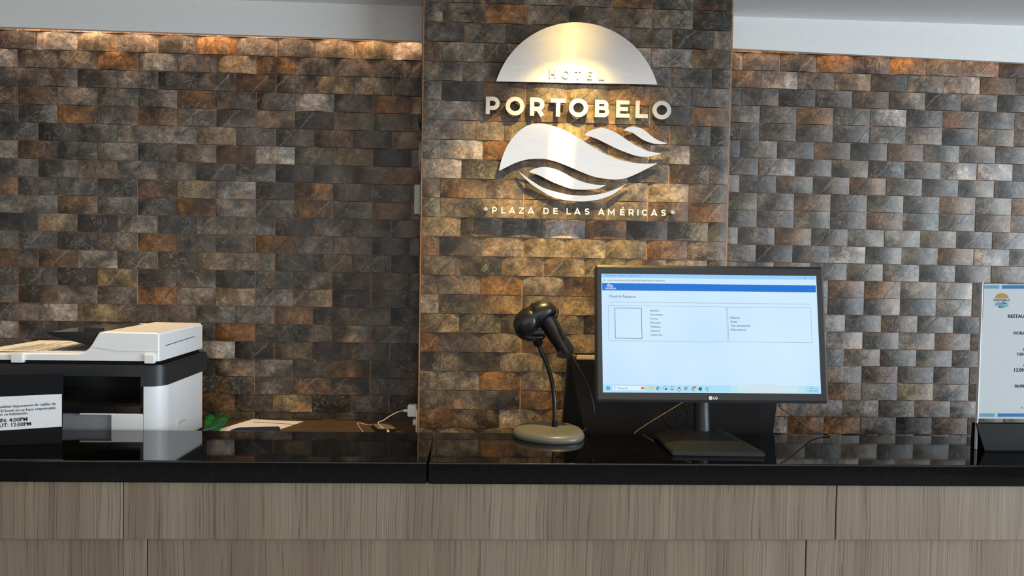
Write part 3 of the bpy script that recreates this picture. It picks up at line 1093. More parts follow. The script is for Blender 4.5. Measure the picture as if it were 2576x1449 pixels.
gb = thing('green_bag', 'crumpled shiny green plastic bag on the desk beside the printer', 'bag', PZ(530, 1080, DESK_Z).to_tuple())
bm = bmesh.new()
NX, NY = 18, 12
gp = []
for j in range(NY + 1):
    row = []
    for i in range(NX + 1):
        s, t2 = i / NX, j / NY
        q = PZ(515 + 61 * s - 26 * t2 * s, 1054 + 36 * t2, DESK_Z)
        hh = 0.011 * math.sin(PI * min(1, s * 0.8 + 0.15)) * (1 - 0.6 * t2) * (0.5 + 0.5 * math.sin(9 * s + 4 * t2)) + 0.004 * random.random() + 0.002
        hh *= (1 - s) ** 0.5
        row.append(bm.verts.new((q.x, q.y, DESK_Z + 0.001 + hh)))
    gp.append(row)
for j in range(NY):
    for i in range(NX):
        bm.faces.new((gp[j][i], gp[j][i + 1], gp[j + 1][i + 1], gp[j + 1][i]))
bmesh.ops.solidify(bm, geom=bm.faces[:], thickness=0.0006)
from_bm('film', bm, 'green', gb, smooth=True)
bm = bmesh.new()
rows_ = []
for i in range(13):
    s = i / 12
    a = PZ(511 + 53 * s, 1082 - 26 * s + 4 * math.sin(s * 3), DESK_Z + 0.012)
    rows_.append((bm.verts.new((a.x, a.y, DESK_Z + 0.0145 - 0.004 * s)), bm.verts.new((a.x + 0.003, a.y - 0.014, DESK_Z + 0.011 - 0.004 * s))))
for a, b in zip(rows_, rows_[1:]):
    bm.faces.new((a[0], b[0], b[1], a[1]))
bmesh.ops.solidify(bm, geom=bm.faces[:], thickness=0.0005)
from_bm('printed_band', bm, 'film_white', gb, smooth=True)
adopt(gb)

# ------------------------------------------------------------------ printer
PF, PB = -0.356, -0.095
PR, PLX = 0.5105, 0.100
pr = thing('printer', 'white and black multifunction laser printer standing behind the left counter', 'printer', (0.30, -0.22, DESK_Z))


def pz_(py, px=300):
    return PY(px, py, PF).z


ZB_T, ZB_B = pz_(919), pz_(972, 360)
ZS_T, ZS_B, ZT_T = pz_(947), pz_(1023), pz_(1041)
SX = PY(353, 1000, PF).x          # right edge of the output slot
FX = PY(361, 1000, PF).x          # front panel meets the white side here


def rounded(x0, x1, y0, y1, r, z, n=6, corners=(1, 1, 1, 1)):
    pts = []
    for (cx, cy, a, k) in ((x1 - r, y0 + r, -90, 0), (x1 - r, y1 - r, 0, 1), (x0 + r, y1 - r, 90, 2), (x0 + r, y0 + r, 180, 3)):
        if corners[k]:
            pts += [Vector((cx + r * math.cos(math.radians(a + 90 * i / n)), cy + r * math.sin(math.radians(a + 90 * i / n)), z)) for i in range(n + 1)]
        else:
            pts.append(Vector((cx + r * math.copysign(1, math.cos(math.radians(a + 45))), cy + r * math.copysign(1, math.sin(math.radians(a + 45))), z)))
    return pts


CR = 0.034
# white body: a right cheek with a rounded front corner, left cheek, back, floor
ck = [p for p in rounded(FX - 0.10, PR, PF, PB, CR, DESK_Z + 0.004) if p.x > FX + 0.0001]
ck = [Vector((FX, PF, DESK_Z + 0.004))] + ck + [Vector((FX, PB, DESK_Z + 0.004))]
prism('right_side_panel', ck, (0, 0, ZB_B - DESK_Z - 0.0045), 'white_plastic', pr)
box('left_side_panel', (PLX, PF + 0.002, DESK_Z + 0.004), (PLX + 0.045, PB, ZB_B - 0.0005), 'white_plastic', pr, bevel=0.004)
box('body_core', (PLX + 0.045, PF + 0.012, DESK_Z + 0.004), (FX - 0.0002, PB, ZS_B - 0.004), 'black_plastic', pr)
box('back_panel', (PLX + 0.045, PB - 0.02, ZS_B - 0.004), (FX - 0.0002, PB, ZB_B), 'black_plastic', pr)
box('slot_edge', (SX, PF + 0.001, DESK_Z + 0.004), (FX - 0.0002, PF + 0.05, ZB_B + 0.001), 'gloss_black', pr)
# scanner frame: black band that dips at its rounded corner
bm = bmesh.new()
prism_bm(bm, rounded(PLX, PR + 0.0012, PF - 0.0012, PB, CR, ZS_T, corners=(1, 0, 0, 0)), Vector((0, 0, ZB_T - ZS_T)))
bmesh.ops.recalc_face_normals(bm, faces=bm.faces[:])
bmesh.ops.bevel(bm, geom=[e for e in bm.edges if abs(e.verts[0].co.z - ZB_T) < 1e-5 and abs(e.verts[1].co.z - ZB_T) < 1e-5], offset=0.003, segments=2, affect='EDGES')
from_bm('scanner_frame', bm, 'charcoal', pr, angle=0.6)
ck2 = [p for p in rounded(SX - 0.10, PR + 0.0012, PF - 0.0012, PB, CR, ZB_B, corners=(1, 0, 0, 0)) if p.x > SX + 0.002]
ck2 = [Vector((SX + 0.001, PF - 0.0012, ZB_B))] + ck2 + [Vector((SX + 0.001, PB, ZB_B))]
prism('scanner_frame_skirt', ck2, (0, 0, ZS_T - ZB_B), 'charcoal', pr)
# output shelf and drawer
box('output_shelf', (PLX + 0.045, PF + 0.004, ZS_B - 0.002), (SX, PB - 0.02, ZS_B), 'gloss_black', pr)
jx = PY(285, 1030, PF).x
box('front_strip', (PLX + 0.045, PF + 0.001, ZT_T + 0.001), (jx - 0.0008, PF + 0.012, ZS_B), 'black_plastic', pr, bevel=0.0012)
box('front_strip', (jx + 0.0008, PF + 0.001, ZT_T + 0.001), (FX - 0.001, PF + 0.012, ZS_B - 0.0005), 'black_plastic', pr, bevel=0.0012)
hx, hz = PY(279, 1043, PF).x, PY(279, 1043, PF).z
box('paper_drawer', (hx, PF, DESK_Z + 0.006), (FX - 0.0006, PF + 0.014, ZT_T), 'white_plastic', pr, bevel=0.002)
box('paper_drawer_recess', (PLX + 0.045, PF + 0.009, DESK_Z + 0.006), (hx + 0.001, PF + 0.0125, hz), 'grey_plastic', pr)
box('paper_drawer_lip', (PY(200, 1040, PF).x, PF, hz - 0.001), (hx + 0.0005, PF + 0.012, ZT_T), 'white_plastic', pr, bevel=0.0006)
# button on the right cheek
bt = [(1340, 965), (1345, 880), (1380, 857), (1430, 860), (1432, 905)]
e1 = []
for zx, zy in bt:
    d = ray(zx / 3.0187, 760 + zy / 3.0187)
    e1.append(CAM + d * ((PR - CAM.x) / d.x))
prism('side_button', e1, (0.0008, 0, 0), 'white_plastic', pr)
sl = []
for zx, zy in ((1358, 919), (1405, 888), (1405, 892), (1358, 923)):
    d = ray(zx / 3.0187, 760 + zy / 3.0187)
    sl.append(CAM + d * ((PR + 0.0008 - CAM.x) / d.x))
prism('button_slit', sl, (0.0004, 0, 0), 'ink_grey', pr)
# lid with document feeder
LIDY0, LIDY1 = PF + 0.006, PB - 0.004
LZ0 = pz_(909)                     # underside of the lid lip
LZ1 = pz_(889, 150)
FXR = PY(401, 860, LIDY0).x        # right face of the feeder
bm = bmesh.new()
prof = []
for zx, zy in ((-700, 383), (300, 383), (590, 385), (640, 376), (672, 352), (694, 322), (722, 275), (744, 240), (760, 228), (800, 221), (1180, 229), (1212, 236)):
    prof.append(PY(zx / 3.0187, 760 + zy / 3.0187, LIDY0))
prof[0].x = PLX + 0.004
low = [Vector((FXR, LIDY0, LZ0)), Vector((PLX + 0.004, LIDY0, LZ0))]
prism_bm(bm, prof + low, Vector((0, LIDY1 - LIDY0, 0)))
bmesh.ops.recalc_face_normals(bm, faces=bm.faces[:])
fe = [e for e in bm.edges if abs(e.verts[0].co.y - LIDY0) < 1e-5 and abs(e.verts[1].co.y - LIDY0) < 1e-5 and max(e.verts[0].co.z, e.verts[1].co.z) > LZ0 + 0.002]
fe += [e for e in bm.edges if e.verts[0].co.x > FXR - 0.001 and e.verts[1].co.x > FXR - 0.001 and abs(e.verts[0].co.y - e.verts[1].co.y) > 0.1 and e.verts[0].co.z > LZ0 + 0.01]
bmesh.ops.bevel(bm, geom=list(set(fe)), offset=0.0035, segments=3, affect='EDGES')
bmesh.ops.triangulate(bm, faces=[f for f in bm.faces if len(f.verts) > 4])
lid = from_bm('scanner_lid', bm, 'white_plastic', pr, angle=0.7)
lid['label'] = 'white lid with document feeder hump'
gs = []
for zx, zy in ((1255, 328), (1476, 259), (1476, 263), (1255, 333)):
    d = ray(zx / 3.0187, 760 + zy / 3.0187)
    gs.append(CAM + d * ((FXR - CAM.x) / d.x))
prism('feeder_slit', gs, (0.0006, 0, 0), 'ink', lid)
sm = [PY(zx / 3.0187, 760 + zy / 3.0187, LIDY0) for zx, zy in ((700, 337), (800, 356), (900, 371), (1200, 374), (1200, 376), (900, 374), (800, 359), (700, 340))]
prism('seam_line', sm, (0, -0.0004, 0), 'grey_plastic', lid)
pad = box('scanner_glass_pad', (PLX + 0.02, PF + 0.012, ZB_T - 0.001), (FXR - 0.006, PB - 0.01, LZ0 + 0.001), 'matte_black', pr)
for xa, xb, yt, yb2 in ((80, 170, 384, 462), (1094, 1168, 398, 468)):
    a, b = PY(xa / 3.0187, 760 + yt / 3.0187, LIDY0 - 0.006), PY(xb / 3.0187, 760 + yb2 / 3.0187, LIDY0 - 0.006)
    box('lid_latch', (a.x, LIDY0 - 0.006, b.z), (b.x, LIDY0 + 0.006, a.z), 'white_plastic', pr, bevel=0.0018)
# black input tray that rises above the lid
tr_front = [PY(zx / 3.0187, 760 + zy / 3.0187, LIDY0 + 0.028) for zx, zy in ((352, 236), (380, 226), (752, 224), (690, 332), (640, 322), (500, 285), (390, 252))]
bm = bmesh.new()
prism_bm(bm, tr_front, Vector((0, LIDY1 - LIDY0 - 0.05, 0)))
bmesh.ops.recalc_face_normals(bm, faces=bm.faces[:])
bmesh.ops.bevel(bm, geom=[e for e in bm.edges if abs(e.verts[0].co.y - e.verts[1].co.y) < 1e-5 and e.verts[0].co.y < LIDY0 + 0.03], offset=0.002, segments=2, affect='EDGES')
bmesh.ops.triangulate(bm, faces=[f for f in bm.faces if len(f.verts) > 4])
ty = from_bm('feeder_tray', bm, 'gloss_black', pr, angle=0.7)
t0 = tr_front[1]
box('paper_guide', (t0.x + 0.05, LIDY0 + 0.07, t0.z - 0.0005), (tr_front[2].x - 0.012, LIDY0 + 0.076, t0.z + 0.006), 'black_plastic', ty, bevel=0.001)
# pale emblem on top of the feeder
box('emblem', (PY(330, 818, -0.2).x, -0.16, prof[9].z - 0.0002), (PY(350, 818, -0.2).x, -0.148, prof[9].z + 0.0005), 'white_print', lid)
for x in (PLX + 0.03, PR - 0.05):
    for y in (PF + 0.03, PB - 0.03):
        tube('foot', [(x, y, DESK_Z + 0.0001), (x, y, DESK_Z + 0.0045)], 0.012, 'rubber', pr, n=12)
adopt(pr)
# sheet lying on the lid under the tray
dz = LZ1 + 0.0007
ds = thing('printed_sheet', 'printed white page lying on the printer lid under the black feeder tray', 'paper', (0.27, -0.24, dz))
q = [PZ(-90, 886, dz), PZ(193, 884, dz), PZ(206, 869, dz), PZ(150, 853, dz), PZ(55, 853, dz), PZ(-30, 864, dz)]
xr = PY(199, 885, LIDY0).x
y0_, y1_ = LIDY0 + 0.012, LIDY1 - 0.02
quad('page', [(PLX + 0.012, y0_, dz), (xr - 0.006, y0_, dz), (xr - 0.004, y1_, dz), (PLX + 0.02, y1_, dz)], 'paper', ds, 0.0005, (0, 0, 1))
rnd = random.Random(3)
for i in range(16):
    xx = xr - 0.016 - i * 0.0105
    ln = rnd.uniform(0.35, 0.95)
    if i in (4, 9):
        continue
    quad('print_line', [(xx, y0_ + 0.015, dz + 0.0006), (xx, y0_ + 0.015 + (y1_ - y0_ - 0.03) * ln, dz + 0.0006), (xx - (0.005 if i % 5 == 3 else 0.0028), y0_ + 0.015 + (y1_ - y0_ - 0.03) * ln, dz + 0.0006),
                        (xx - (0.005 if i % 5 == 3 else 0.0028), y0_ + 0.015, dz + 0.0006)], 'ink_grey', ds, 0.0002, (0, 0, 1))
adopt(ds)

# ------------------------------------------------------------------ notice stand at the left end
ns = thing('notice_stand', 'black desk board with a white check in notice on the left counter end', 'sign stand', (0.28, -0.50, TOP_Z))
b0 = PZ(155, 1116, TOP_Z)
b1 = PZ(-60, 1124, TOP_Z)
ex = (b0 - b1).normalized()
nrm = Vector((ex.y, -ex.x, 0))
NL = b0 - ex * 0.30
zt_ = PY(155, 941, b0.y).z
lean = Vector((0, 0.006, 0))
prism('board', [NL, b0, b0 + Vector((0, 0, zt_ - TOP_Z)) + lean, NL + Vector((0, 0, zt_ - TOP_Z)) + lean], -nrm * 0.004, 'matte_black', ns, bevel=0.0008)


def on_board(px, py, lift=0.0):
    # plane of the board
    n = ex.cross((Vector((0, 0, zt_ - TOP_Z)) + lean).normalized())
    d = ray(px, py)
    t = (b0 + nrm * lift - CAM).dot(n) / d.dot(n)
    return CAM + d * t


foot = prism('back_foot', [NL.lerp(b0, 0.25) - nrm * 0.005, NL.lerp(b0, 0.75) - nrm * 0.005, NL.lerp(b0, 0.75) - nrm * 0.05, NL.lerp(b0, 0.25) - nrm * 0.05], (0, 0, 0.004), 'matte_black', ns)
lt = [on_board(155.5, 991), on_board(155.5, 1073), on_board(0, 1083), on_board(0, 998)]
lv = (lt[2] - lt[1]).normalized()
ll = [lt[0], lt[1], lt[1] + lv * 0.27, lt[0] + (lt[3] - lt[0]).normalized() * 0.27]
lab = quad('white_notice', ll, 'white_print', ns, 0.0006, nrm)


def board_text(s, x1, y1, w_px, bold=0.0):
    B = on_board(x1, y1)
    # baseline climbs to the right like the photograph's
    A = on_board(x1 - w_px, y1 + w_px * 0.062)
    text('notice_text', s, A, B, nrm, 'ink', lab, bold, lift=0.0012)


board_text('Para su tranquilidad disponemos de cajillas de', 141, 1018, 198, 0.004)
board_text('seguridad. El hotel no se hace responsable', 140.5, 1028.5, 186, 0.004)
board_text('por objetos en su habitación.', 71.5, 1041.5, 130, 0.004)
board_text('CHECK IN: 4:00PM', 70, 1058.5, 127, 0.012)
board_text('CHECK OUT: 12:00PM', 79, 1070, 148, 0.012)
adopt(ns)

# ------------------------------------------------------------------ all in one computer seen from behind
AY = -0.29
aio = thing('all_in_one_computer', 'black desktop computer seen from behind, standing between scanner and monitor', 'computer', PY(1690, 1090, AY).to_tuple())


def AP(px, py, Y=AY):
    return PY(px, py, Y)


tl, tr = AP(1429, 900, AY), AP(1968, 905, AY)
bl, br = AP(1412, 1100, AY), AP(1943, 1105, AY)
bl = tl + (bl - tl) * ((tl.z - DESK_Z - 0.012) / (tl.z - bl.z))
br = tr + (br - tr) * ((tr.z - DESK_Z - 0.012) / (tr.z - br.z))
itl, itr = AP(1433, 904, AY - 0.03), AP(1930, 906, AY - 0.03)
ibl, ibr = AP(1473, 1095, AY - 0.03), AP(1906, 1095, AY - 0.03)
ibl = itl + (ibl - itl) * ((itl.z - DESK_Z - 0.02) / (itl.z - ibl.z))
ibr = itr + (ibr - itr) * ((itr.z - DESK_Z - 0.02) / (itr.z - ibr.z))
bm = bmesh.new()
o_ = [bm.verts.new(p) for p in (tl, tr, br, bl)]
i_ = [bm.verts.new(p) for p in (itl, itr, ibr, ibl)]
bm.faces.new(i_)
for k in range(4):
    bm.faces.new((o_[k], o_[(k + 1) % 4], i_[(k + 1) % 4], i_[k]))
bm.faces.new(o_[::-1])
from_bm('back_cover', bm, 'matte_black', aio)
prism('display_frame', [p + Vector((0, 0.0005, 0)) for p in (tl + Vector((-.002, 0, .002)), tr + Vector((.002, 0, .002)), br, bl)], (0, 0.012, 0), 'black_plastic', aio, bevel=0.001)
prism('display_panel', [p + Vector((0, 0.0128, 0)) for p in (tl.lerp(br, 0.03), tr.lerp(bl, 0.03), br.lerp(tl, 0.03), bl.lerp(tr, 0.03))], (0, 0.0006, 0), 'phone_glass', aio)
v0, v1 = AP(1452, 893, AY - 0.012), AP(1960, 901, AY - 0.012)
w0, w1 = AP(1450, 900.5, AY - 0.03), AP(1930, 908, AY - 0.03)
vent = prism('vent_strip', [v0, v1, w1, w0], (0, 0, -0.004), 'vent', aio)
nh = 92
up = (v1 - v0).cross(w0 - v0).normalized()
if up.z < 0:
    up = -up
bm = bmesh.new()
for i in range(nh):
    f = (i + 0.5) / nh
    p = v0.lerp(v1, f).lerp(w0.lerp(w1, f), 0.62) + up * 0.0003
    box_bm(bm, p - Vector((0.0016, 0.0022, 0.0006)), p + Vector((0.0016, 0.0022, 0.0006)))
vh = from_bm('vent_holes', bm, 'ink', vent)
vh['kind'] = 'stuff'
ec = AP(1700, 1042, AY - 0.0305)
bm = bmesh.new()
ring = arc(0, 0, 0.029, 0.029, 0, 360, 40)[:-1]
stroke_bm(bm, ring, 0.0016, True, lambda x, y: ec + Vector((x, 0, y)), (0, -0.0006, 0))
em = from_bm('emblem', bm, 'black_plastic', aio)
text('emblem_text', 'hp', ec + Vector((-0.016, 0, -0.009)), ec + Vector((0.016, 0, -0.009)), (0, -1, 0), 'black_plastic', em, 0.0, lift=0.0006)
prism('stand_foot', [(tl.x + 0.14, AY - 0.02, DESK_Z + 0.0002), (tr.x - 0.14, AY - 0.02, DESK_Z + 0.0002), (tr.x - 0.14, AY + 0.09, DESK_Z + 0.0002), (tl.x + 0.14, AY + 0.09, DESK_Z + 0.0002)], (0, 0, 0.0125), 'matte_black', aio, bevel=0.002)
adopt(aio)

# ------------------------------------------------------------------ monitor
MR = Matrix(((0.9995, 0.0322, -0.0025), (-0.0315, 0.988, 0.1512), (0.0074, -0.1511, 0.9885)))
MC = Vector((1.6544, -0.4824, 1.3804))
MX, MN, MZ = MR.col[0].normalized(), -MR.col[1].normalized(), MR.col[2].normalized()
HW, HH = 0.234, 0.1389


def ML(x, z, d=0.0):
    return MC + MX * x + MZ * z + MN * d


def MS(px, py, d=-0.0015):
    dd = ray(px, py)
    o = MC + MN * d
    return CAM + dd * ((o - CAM).dot(MN) / dd.dot(MN))


mon = thing('monitor', 'black flat monitor showing a blue and white check in page on the counter', 'monitor', (1.66, -0.46, TOP_Z))
s_tl, s_tr, s_br, s_bl = MS(1512.5, 688.5), MS(2053, 694.5), MS(2065.5, 990.5), MS(1516.5, 987)
outer = [ML(-HW, HH), ML(HW, HH), ML(HW, -HH), ML(-HW, -HH)]
bm = bmesh.new()
ov = [bm.verts.new(p) for p in outer]
chf = [bm.verts.new(ML(x, z, 0.0)) for x, z in ()]
iv = [bm.verts.new(p + MN * 0.0012) for p in (s_tl, s_tr, s_br, s_bl)]
ib = [bm.verts.new(p - MN * 0.0012) for p in (s_tl, s_tr, s_br, s_bl)]
mv = []
for p, q in zip(outer, (s_tl, s_tr, s_br, s_bl)):
    mv.append(bm.verts.new(p.lerp(q, 0.28) + MN * 0.003))
bv = [bm.verts.new(p - MN * 0.022) for p in outer]
for k in range(4):
    j = (k + 1) % 4
    bm.faces.new((ov[k], ov[j], mv[j], mv[k]))
    bm.faces.new((mv[k], mv[j], iv[j], iv[k]))
    bm.faces.new((iv[k], iv[j], ib[j], ib[k]))
    bm.faces.new((ov[j], ov[k], bv[k], bv[j]))
bm.faces.new(bv[::-1])
bmesh.ops.recalc_face_normals(bm, faces=bm.faces[:])
vert_e = [e for e in bm.edges if {e.verts[0], e.verts[1]} in [{ov[k], bv[k]} for k in range(4)]]
bmesh.ops.bevel(bm, geom=vert_e, offset=0.004, segments=3, affect='EDGES')
from_bm('bezel', bm, 'charcoal', mon, angle=0.5)
prism('back_shell', [ML(-0.16, 0.09, -0.0222), ML(0.16, 0.09, -0.0222), ML(0.16, -0.11, -0.0222), ML(-0.16, -0.11, -0.0222)], -MN * 0.022, 'black_plastic', mon, bevel=0.008)
scr = prism('screen', [s_tl, s_tr, s_br, s_bl], -MN * 0.001, 'screen', mon)


def sq(name, c, mat, lift=0.0003):
    return prism(name, [MS(*p) + MN * lift for p in c], MN * 0.0001, mat, scr)


def zx1(x, y):                 # enlargement of the upper screen
    return 1500 + x / 4.4414, 670 + y / 4.4414


def zx2(x, y):                 # enlargement of the task bar
    return 1500 + x / 4.4414, 950 + y / 4.4414


sq('title_bar', [zx1(58, 82), zx1(2452, 108), zx1(2452, 152), zx1(60, 126)], 'scr_tab')
sq('address_bar', [zx1(60, 128), zx1(2452, 154), zx1(2452, 212), zx1(64, 184)], 'scr_url')
sq('blue_banner', [zx1(64, 186), zx1(2452, 214), zx1(2453, 291), zx1(66, 267)], 'scr_blue')


def stext(s, x0, y0, x1, y1, mat='scr_dark', bold=0.0, conv=zx1):
    A, B = MS(*conv(x0, y0)), MS(*conv(x1, y1))
    text('screen_text', s, A, B, MN, mat, scr, bold, lift=0.0007)


stext('On Vacation - Programa - Google Chrome', 104, 110, 495, 114)
stext('oasis.onvacation.com/programa/#/hotel/check-in-pasajeros', 122, 162, 765, 168)
stext('Check In Pasajeros', 142, 347, 440, 351, bold=0.004)
stext('On', 128, 232, 186, 233, 'scr_white', 0.02)
stext('vacation', 98, 256, 218, 257, 'scr_white', 0.01)
for k in range(5):
    a = math.radians(100 + k * 30)
    cx, cy = 140, 218
    p = [(cx + 14 * math.cos(a), cy - 14 * math.sin(a)), (cx + 26 * math.cos(a), cy - 26 * math.sin(a))]
    nx, ny = -math.sin(a) * 2, -math.cos(a) * 2
    sq('logo_ray', [zx1(p[0][0] - nx, p[0][1] - ny), zx1(p[1][0] - nx, p[1][1] - ny), zx1(p[1][0] + nx, p[1][1] + ny), zx1(p[0][0] + nx, p[0][1] + ny)], 'scr_white', 0.0006)
for i, (s, xe) in enumerate((('Nombre:', 702), ('Documento:', 746), ('Correo:', 692), ('Dirección:', 722), ('Teléfono:', 718), ('Check In:', 716), ('Check Out:', 736))):
    y = 503 + 45.2 * i
    stext(s, 601 + i, y, xe, y + 2, bold=0.012)
for i, (s, xe) in enumerate((('Reserva:', 1602), ('Hotel:', 1572), ('Tipo alimentación:', 1724), ('Fecha reserva:', 1674))):
    y = 583 + 45 * i
    stext(s, 1498 + i, y, xe, y + 2, bold=0.012)


def sline(a, b, mat='scr_line', w=2.6, conv=zx1):
    dx, dy = b[0] - a[0], b[1] - a[1]
    L_ = math.hypot(dx, dy)
    nx, ny = -dy / L_ * w / 2, dx / L_ * w / 2
    sq('screen_rule', [conv(a[0] - nx, a[1] - ny), conv(b[0] - nx, b[1] - ny), conv(b[0] + nx, b[1] + ny), conv(a[0] + nx, a[1] + ny)], mat, 0.0006)


def srect(c, mat='scr_line', w=2.6):
    for k in range(4):
        sline(c[k], c[(k + 1) % 4], mat, w)


sline((136, 398), (2392, 423), w=3)
srect([(134, 437), (1453, 454), (1467, 842), (140, 831)])
srect([(1465, 455), (2394, 461), (2410, 852), (1480, 845)])
srect([(206, 466), (502, 468), (511, 806), (213, 803)], 'scr_dark', 5)
sline((2240, 128), (2256, 128), 'scr_dark', 3)
srect([(2320, 122), (2336, 122), (2336, 136), (2320, 136)], 'scr_dark', 2)
sline((2402, 124), (2416, 138), 'scr_dark', 3)
sline((2416, 124), (2402, 138), 'scr_dark', 3)
srect([(82, 146), (98, 146), (98, 160), (82, 160)], 'scr_dark', 3)
sq('task_bar', [zx2(74, 76), zx2(2504, 94), zx2(2506, 177), zx2(76, 158)], 'scr_task')
sq('task_glow', [zx2(1500, 88), zx2(2330, 97), zx2(2332, 170), zx2(1502, 166)], 'scr_mist', 0.0005)
sq('task_glow', [zx2(1590, 89), zx2(2240, 96), zx2(2242, 169), zx2(1592, 167)], 'scr_sand', 0.0007)
sq('search_pill', [zx2(182, 92), zx2(540, 95), zx2(542, 142), zx2(182, 140)], 'scr_pill', 0.0005)
stext('Búsqueda', 244, 126, 352, 128, conv=zx2)


def icon(x0, y0, x1, y1, mat, lift=0.0006):
    sq('task_icon', [zx2(x0, y0), zx2(x1, y0), zx2(x1, y1), zx2(x0, y1)], mat, lift)


def dot(cx, cy, r, mat, lift=0.0006):
    sq('task_icon', [zx2(cx + r * math.cos(2 * PI * k / 16), cy + r * math.sin(2 * PI * k / 16)) for k in range(16)], mat, lift)


for dx in (0, 22):
    for dy in (0, 20):
        icon(112 + dx, 98 + dy, 131 + dx, 115 + dy, 'scr_teal')
bmr = [(200 + 9 * math.cos(2 * PI * k / 12) + 12, 112 + 9 * math.sin(2 * PI * k / 12)) for k in range(12)]
for k in range(12):
    sline(bmr[k], bmr[(k + 1) % 12], 'scr_dark', 3, zx2)
sline((205, 119), (199, 127), 'scr_dark', 3.5, zx2)
icon(498, 106, 536, 132, 'scr_orange')
icon(508, 98, 526, 108, 'scr_yellow')
icon(592, 102, 634, 136, 'scr_yellow')
icon(590, 100, 612, 108, 'scr_orange', 0.0005)
dot(690, 121, 20, 'scr_teal')
dot(697, 124, 9, 'scr_pill', 0.0008)
dot(766, 114, 17, 'scr_dark')
dot(765, 113, 11, 'scr_pill', 0.0008)
icon(768, 118, 790, 136, 'scr_dark')
icon(832, 98, 862, 140, 'scr_dark')
icon(836, 104, 858, 116, 'scr_pill', 0.0008)
icon(836, 122, 858, 134, 'scr_url', 0.0008)
icon(908, 120, 944, 143, 'scr_dark')
icon(914, 125, 938, 139, 'scr_pill', 0.0008)
dot(926, 116, 9, 'scr_dark', 0.0005)
for cx in (1004, 1084):
    dot(cx, 122, 20, 'scr_red')
    sq('task_icon', [zx2(cx - 19, 128), zx2(cx, 142), zx2(cx + 6, 128), zx2(cx, 122)], 'scr_green', 0.0007)
    sq('task_icon', [zx2(cx + 19, 126), zx2(cx + 4, 142), zx2(cx, 124), zx2(cx + 18, 114)], 'scr_yellow', 0.0007)
    dot(cx, 122, 11, 'scr_pill', 0.0009)
    dot(cx, 122, 7.5, 'scr_teal', 0.0011)
dot(1100, 106, 11, 'scr_red', 0.0012)
icon(1146, 108, 1180, 143, 'scr_green')
icon(1142, 116, 1162, 138, 'scr_dark', 0.0008)
srect2 = [(1222, 110), (1244, 110), (1244, 132), (1222, 132)]
for k in range(4):
    sline(srect2[k], srect2[(k + 1) % 4], 'scr_dark', 3, zx2)
sline((1244, 128), (1258, 128), 'scr_dark', 3, zx2)
sline((1242, 132), (1242, 152), 'scr_dark', 3, zx2)
for cx in (928, 1084, 1162, 1242):
    icon(cx - 6, 151, cx + 6, 154, 'scr_dark')
stext('8:36 a. m.', 2384, 127, 2470, 128, conv=zx2)
stext('30/01/2025', 2372, 154, 2474, 155, conv=zx2)
# maker's mark on the lower bezel
lc = MS(1500 + 1277 / 4.4414, 950 + 228 / 4.4414, 0.003)
bm = bmesh.new()
prism_bm(bm, [lc + MX * 0.0038 * math.cos(2 * PI * k / 24) + MZ * 0.0038 * math.sin(2 * PI * k / 24) for k in range(24)], MN * 0.0005)
lg = from_bm('bezel_logo', bm, 'white_print', mon)
for a, b in (((-0.0004, 0.0018), (-0.0004, -0.0014)), ((-0.0004, -0.0014), (0.0012, -0.0014)), ((0.0016, 0.0004), (0.003, 0.0004))):
    A, B = lc + MX * a[0] + MZ * a[1] + MN * 0.0006, lc + MX * b[0] + MZ * b[1] + MN * 0.0006
    s_ = (B - A).normalized().cross(MN) * 0.0002
    prism('logo_stroke', [A - s_, B - s_, B + s_, A + s_], MN * 0.0002, 'ink_grey', lg)
text('logo_text', 'LG', MS(1500 + 1308 / 4.4414, 950 + 242 / 4.4414, 0.003), MS(1500 + 1354 / 4.4414, 950 + 242 / 4.4414, 0.003), MN, 'white_print', lg, 0.025, lift=0.0005)
# stand
NYc = -0.425
na, nb_ = PY(1752, 1050, NYc - 0.018), PY(1790, 1050, NYc - 0.018)
ncx, nr = (na.x + nb_.x) / 2, (nb_.x - na.x) / 2
tube('stand_neck', [(ncx + 0.002, NYc, TOP_Z + 0.016), (ncx, NYc + 0.004, TOP_Z + 0.08), (ncx - 0.002, NYc + 0.008, TOP_Z + 0.16)], nr, 'charcoal', mon, n=24)
prism('neck_bracket', [ML(-0.03, -0.03, -0.0435), ML(0.03, -0.03, -0.0435), ML(0.03, -0.11, -0.0435), ML(-0.03, -0.11, -0.0435)], -MN * 0.02, 'black_plastic', mon, bevel=0.003)
BZ = TOP_Z + 0.0145
fl_, fr_ = PZ(1689, 1133, BZ), PZ(1925, 1138, BZ)
bl_, br_ = PZ(1643, 1092, BZ), PZ(1838, 1091, BZ)
ol = [PZ(1690, 1147, TOP_Z), PZ(1926, 1150.5, TOP_Z), PZ(1835, 1099, TOP_Z), PZ(1643, 1100, TOP_Z)]
bm = bmesh.new()
lo_ = [bm.verts.new(Vector((p.x, p.y, TOP_Z + 0.0006))) for p in ol]
mi_ = [bm.verts.new(Vector((p.x, p.y, TOP_Z + 0.0085))) for p in ol]
hb = [Vector((ncx - 0.034, NYc - 0.022, TOP_Z + 0.021)), Vector((ncx + 0.034, NYc - 0.022, TOP_Z + 0.021)), Vector((ncx + 0.034, NYc + 0.022, TOP_Z + 0.021)), Vector((ncx - 0.034, NYc + 0.022, TOP_Z + 0.021))]
hi_ = [bm.verts.new(p) for p in hb]
for k in range(4):
    j = (k + 1) % 4
    bm.faces.new((lo_[k], lo_[j], mi_[j], mi_[k]))
    bm.faces.new((mi_[k], mi_[j], hi_[j], hi_[k]))
bm.faces.new(hi_)
bm.faces.new(lo_[::-1])
bmesh.ops.recalc_face_normals(bm, faces=bm.faces[:])
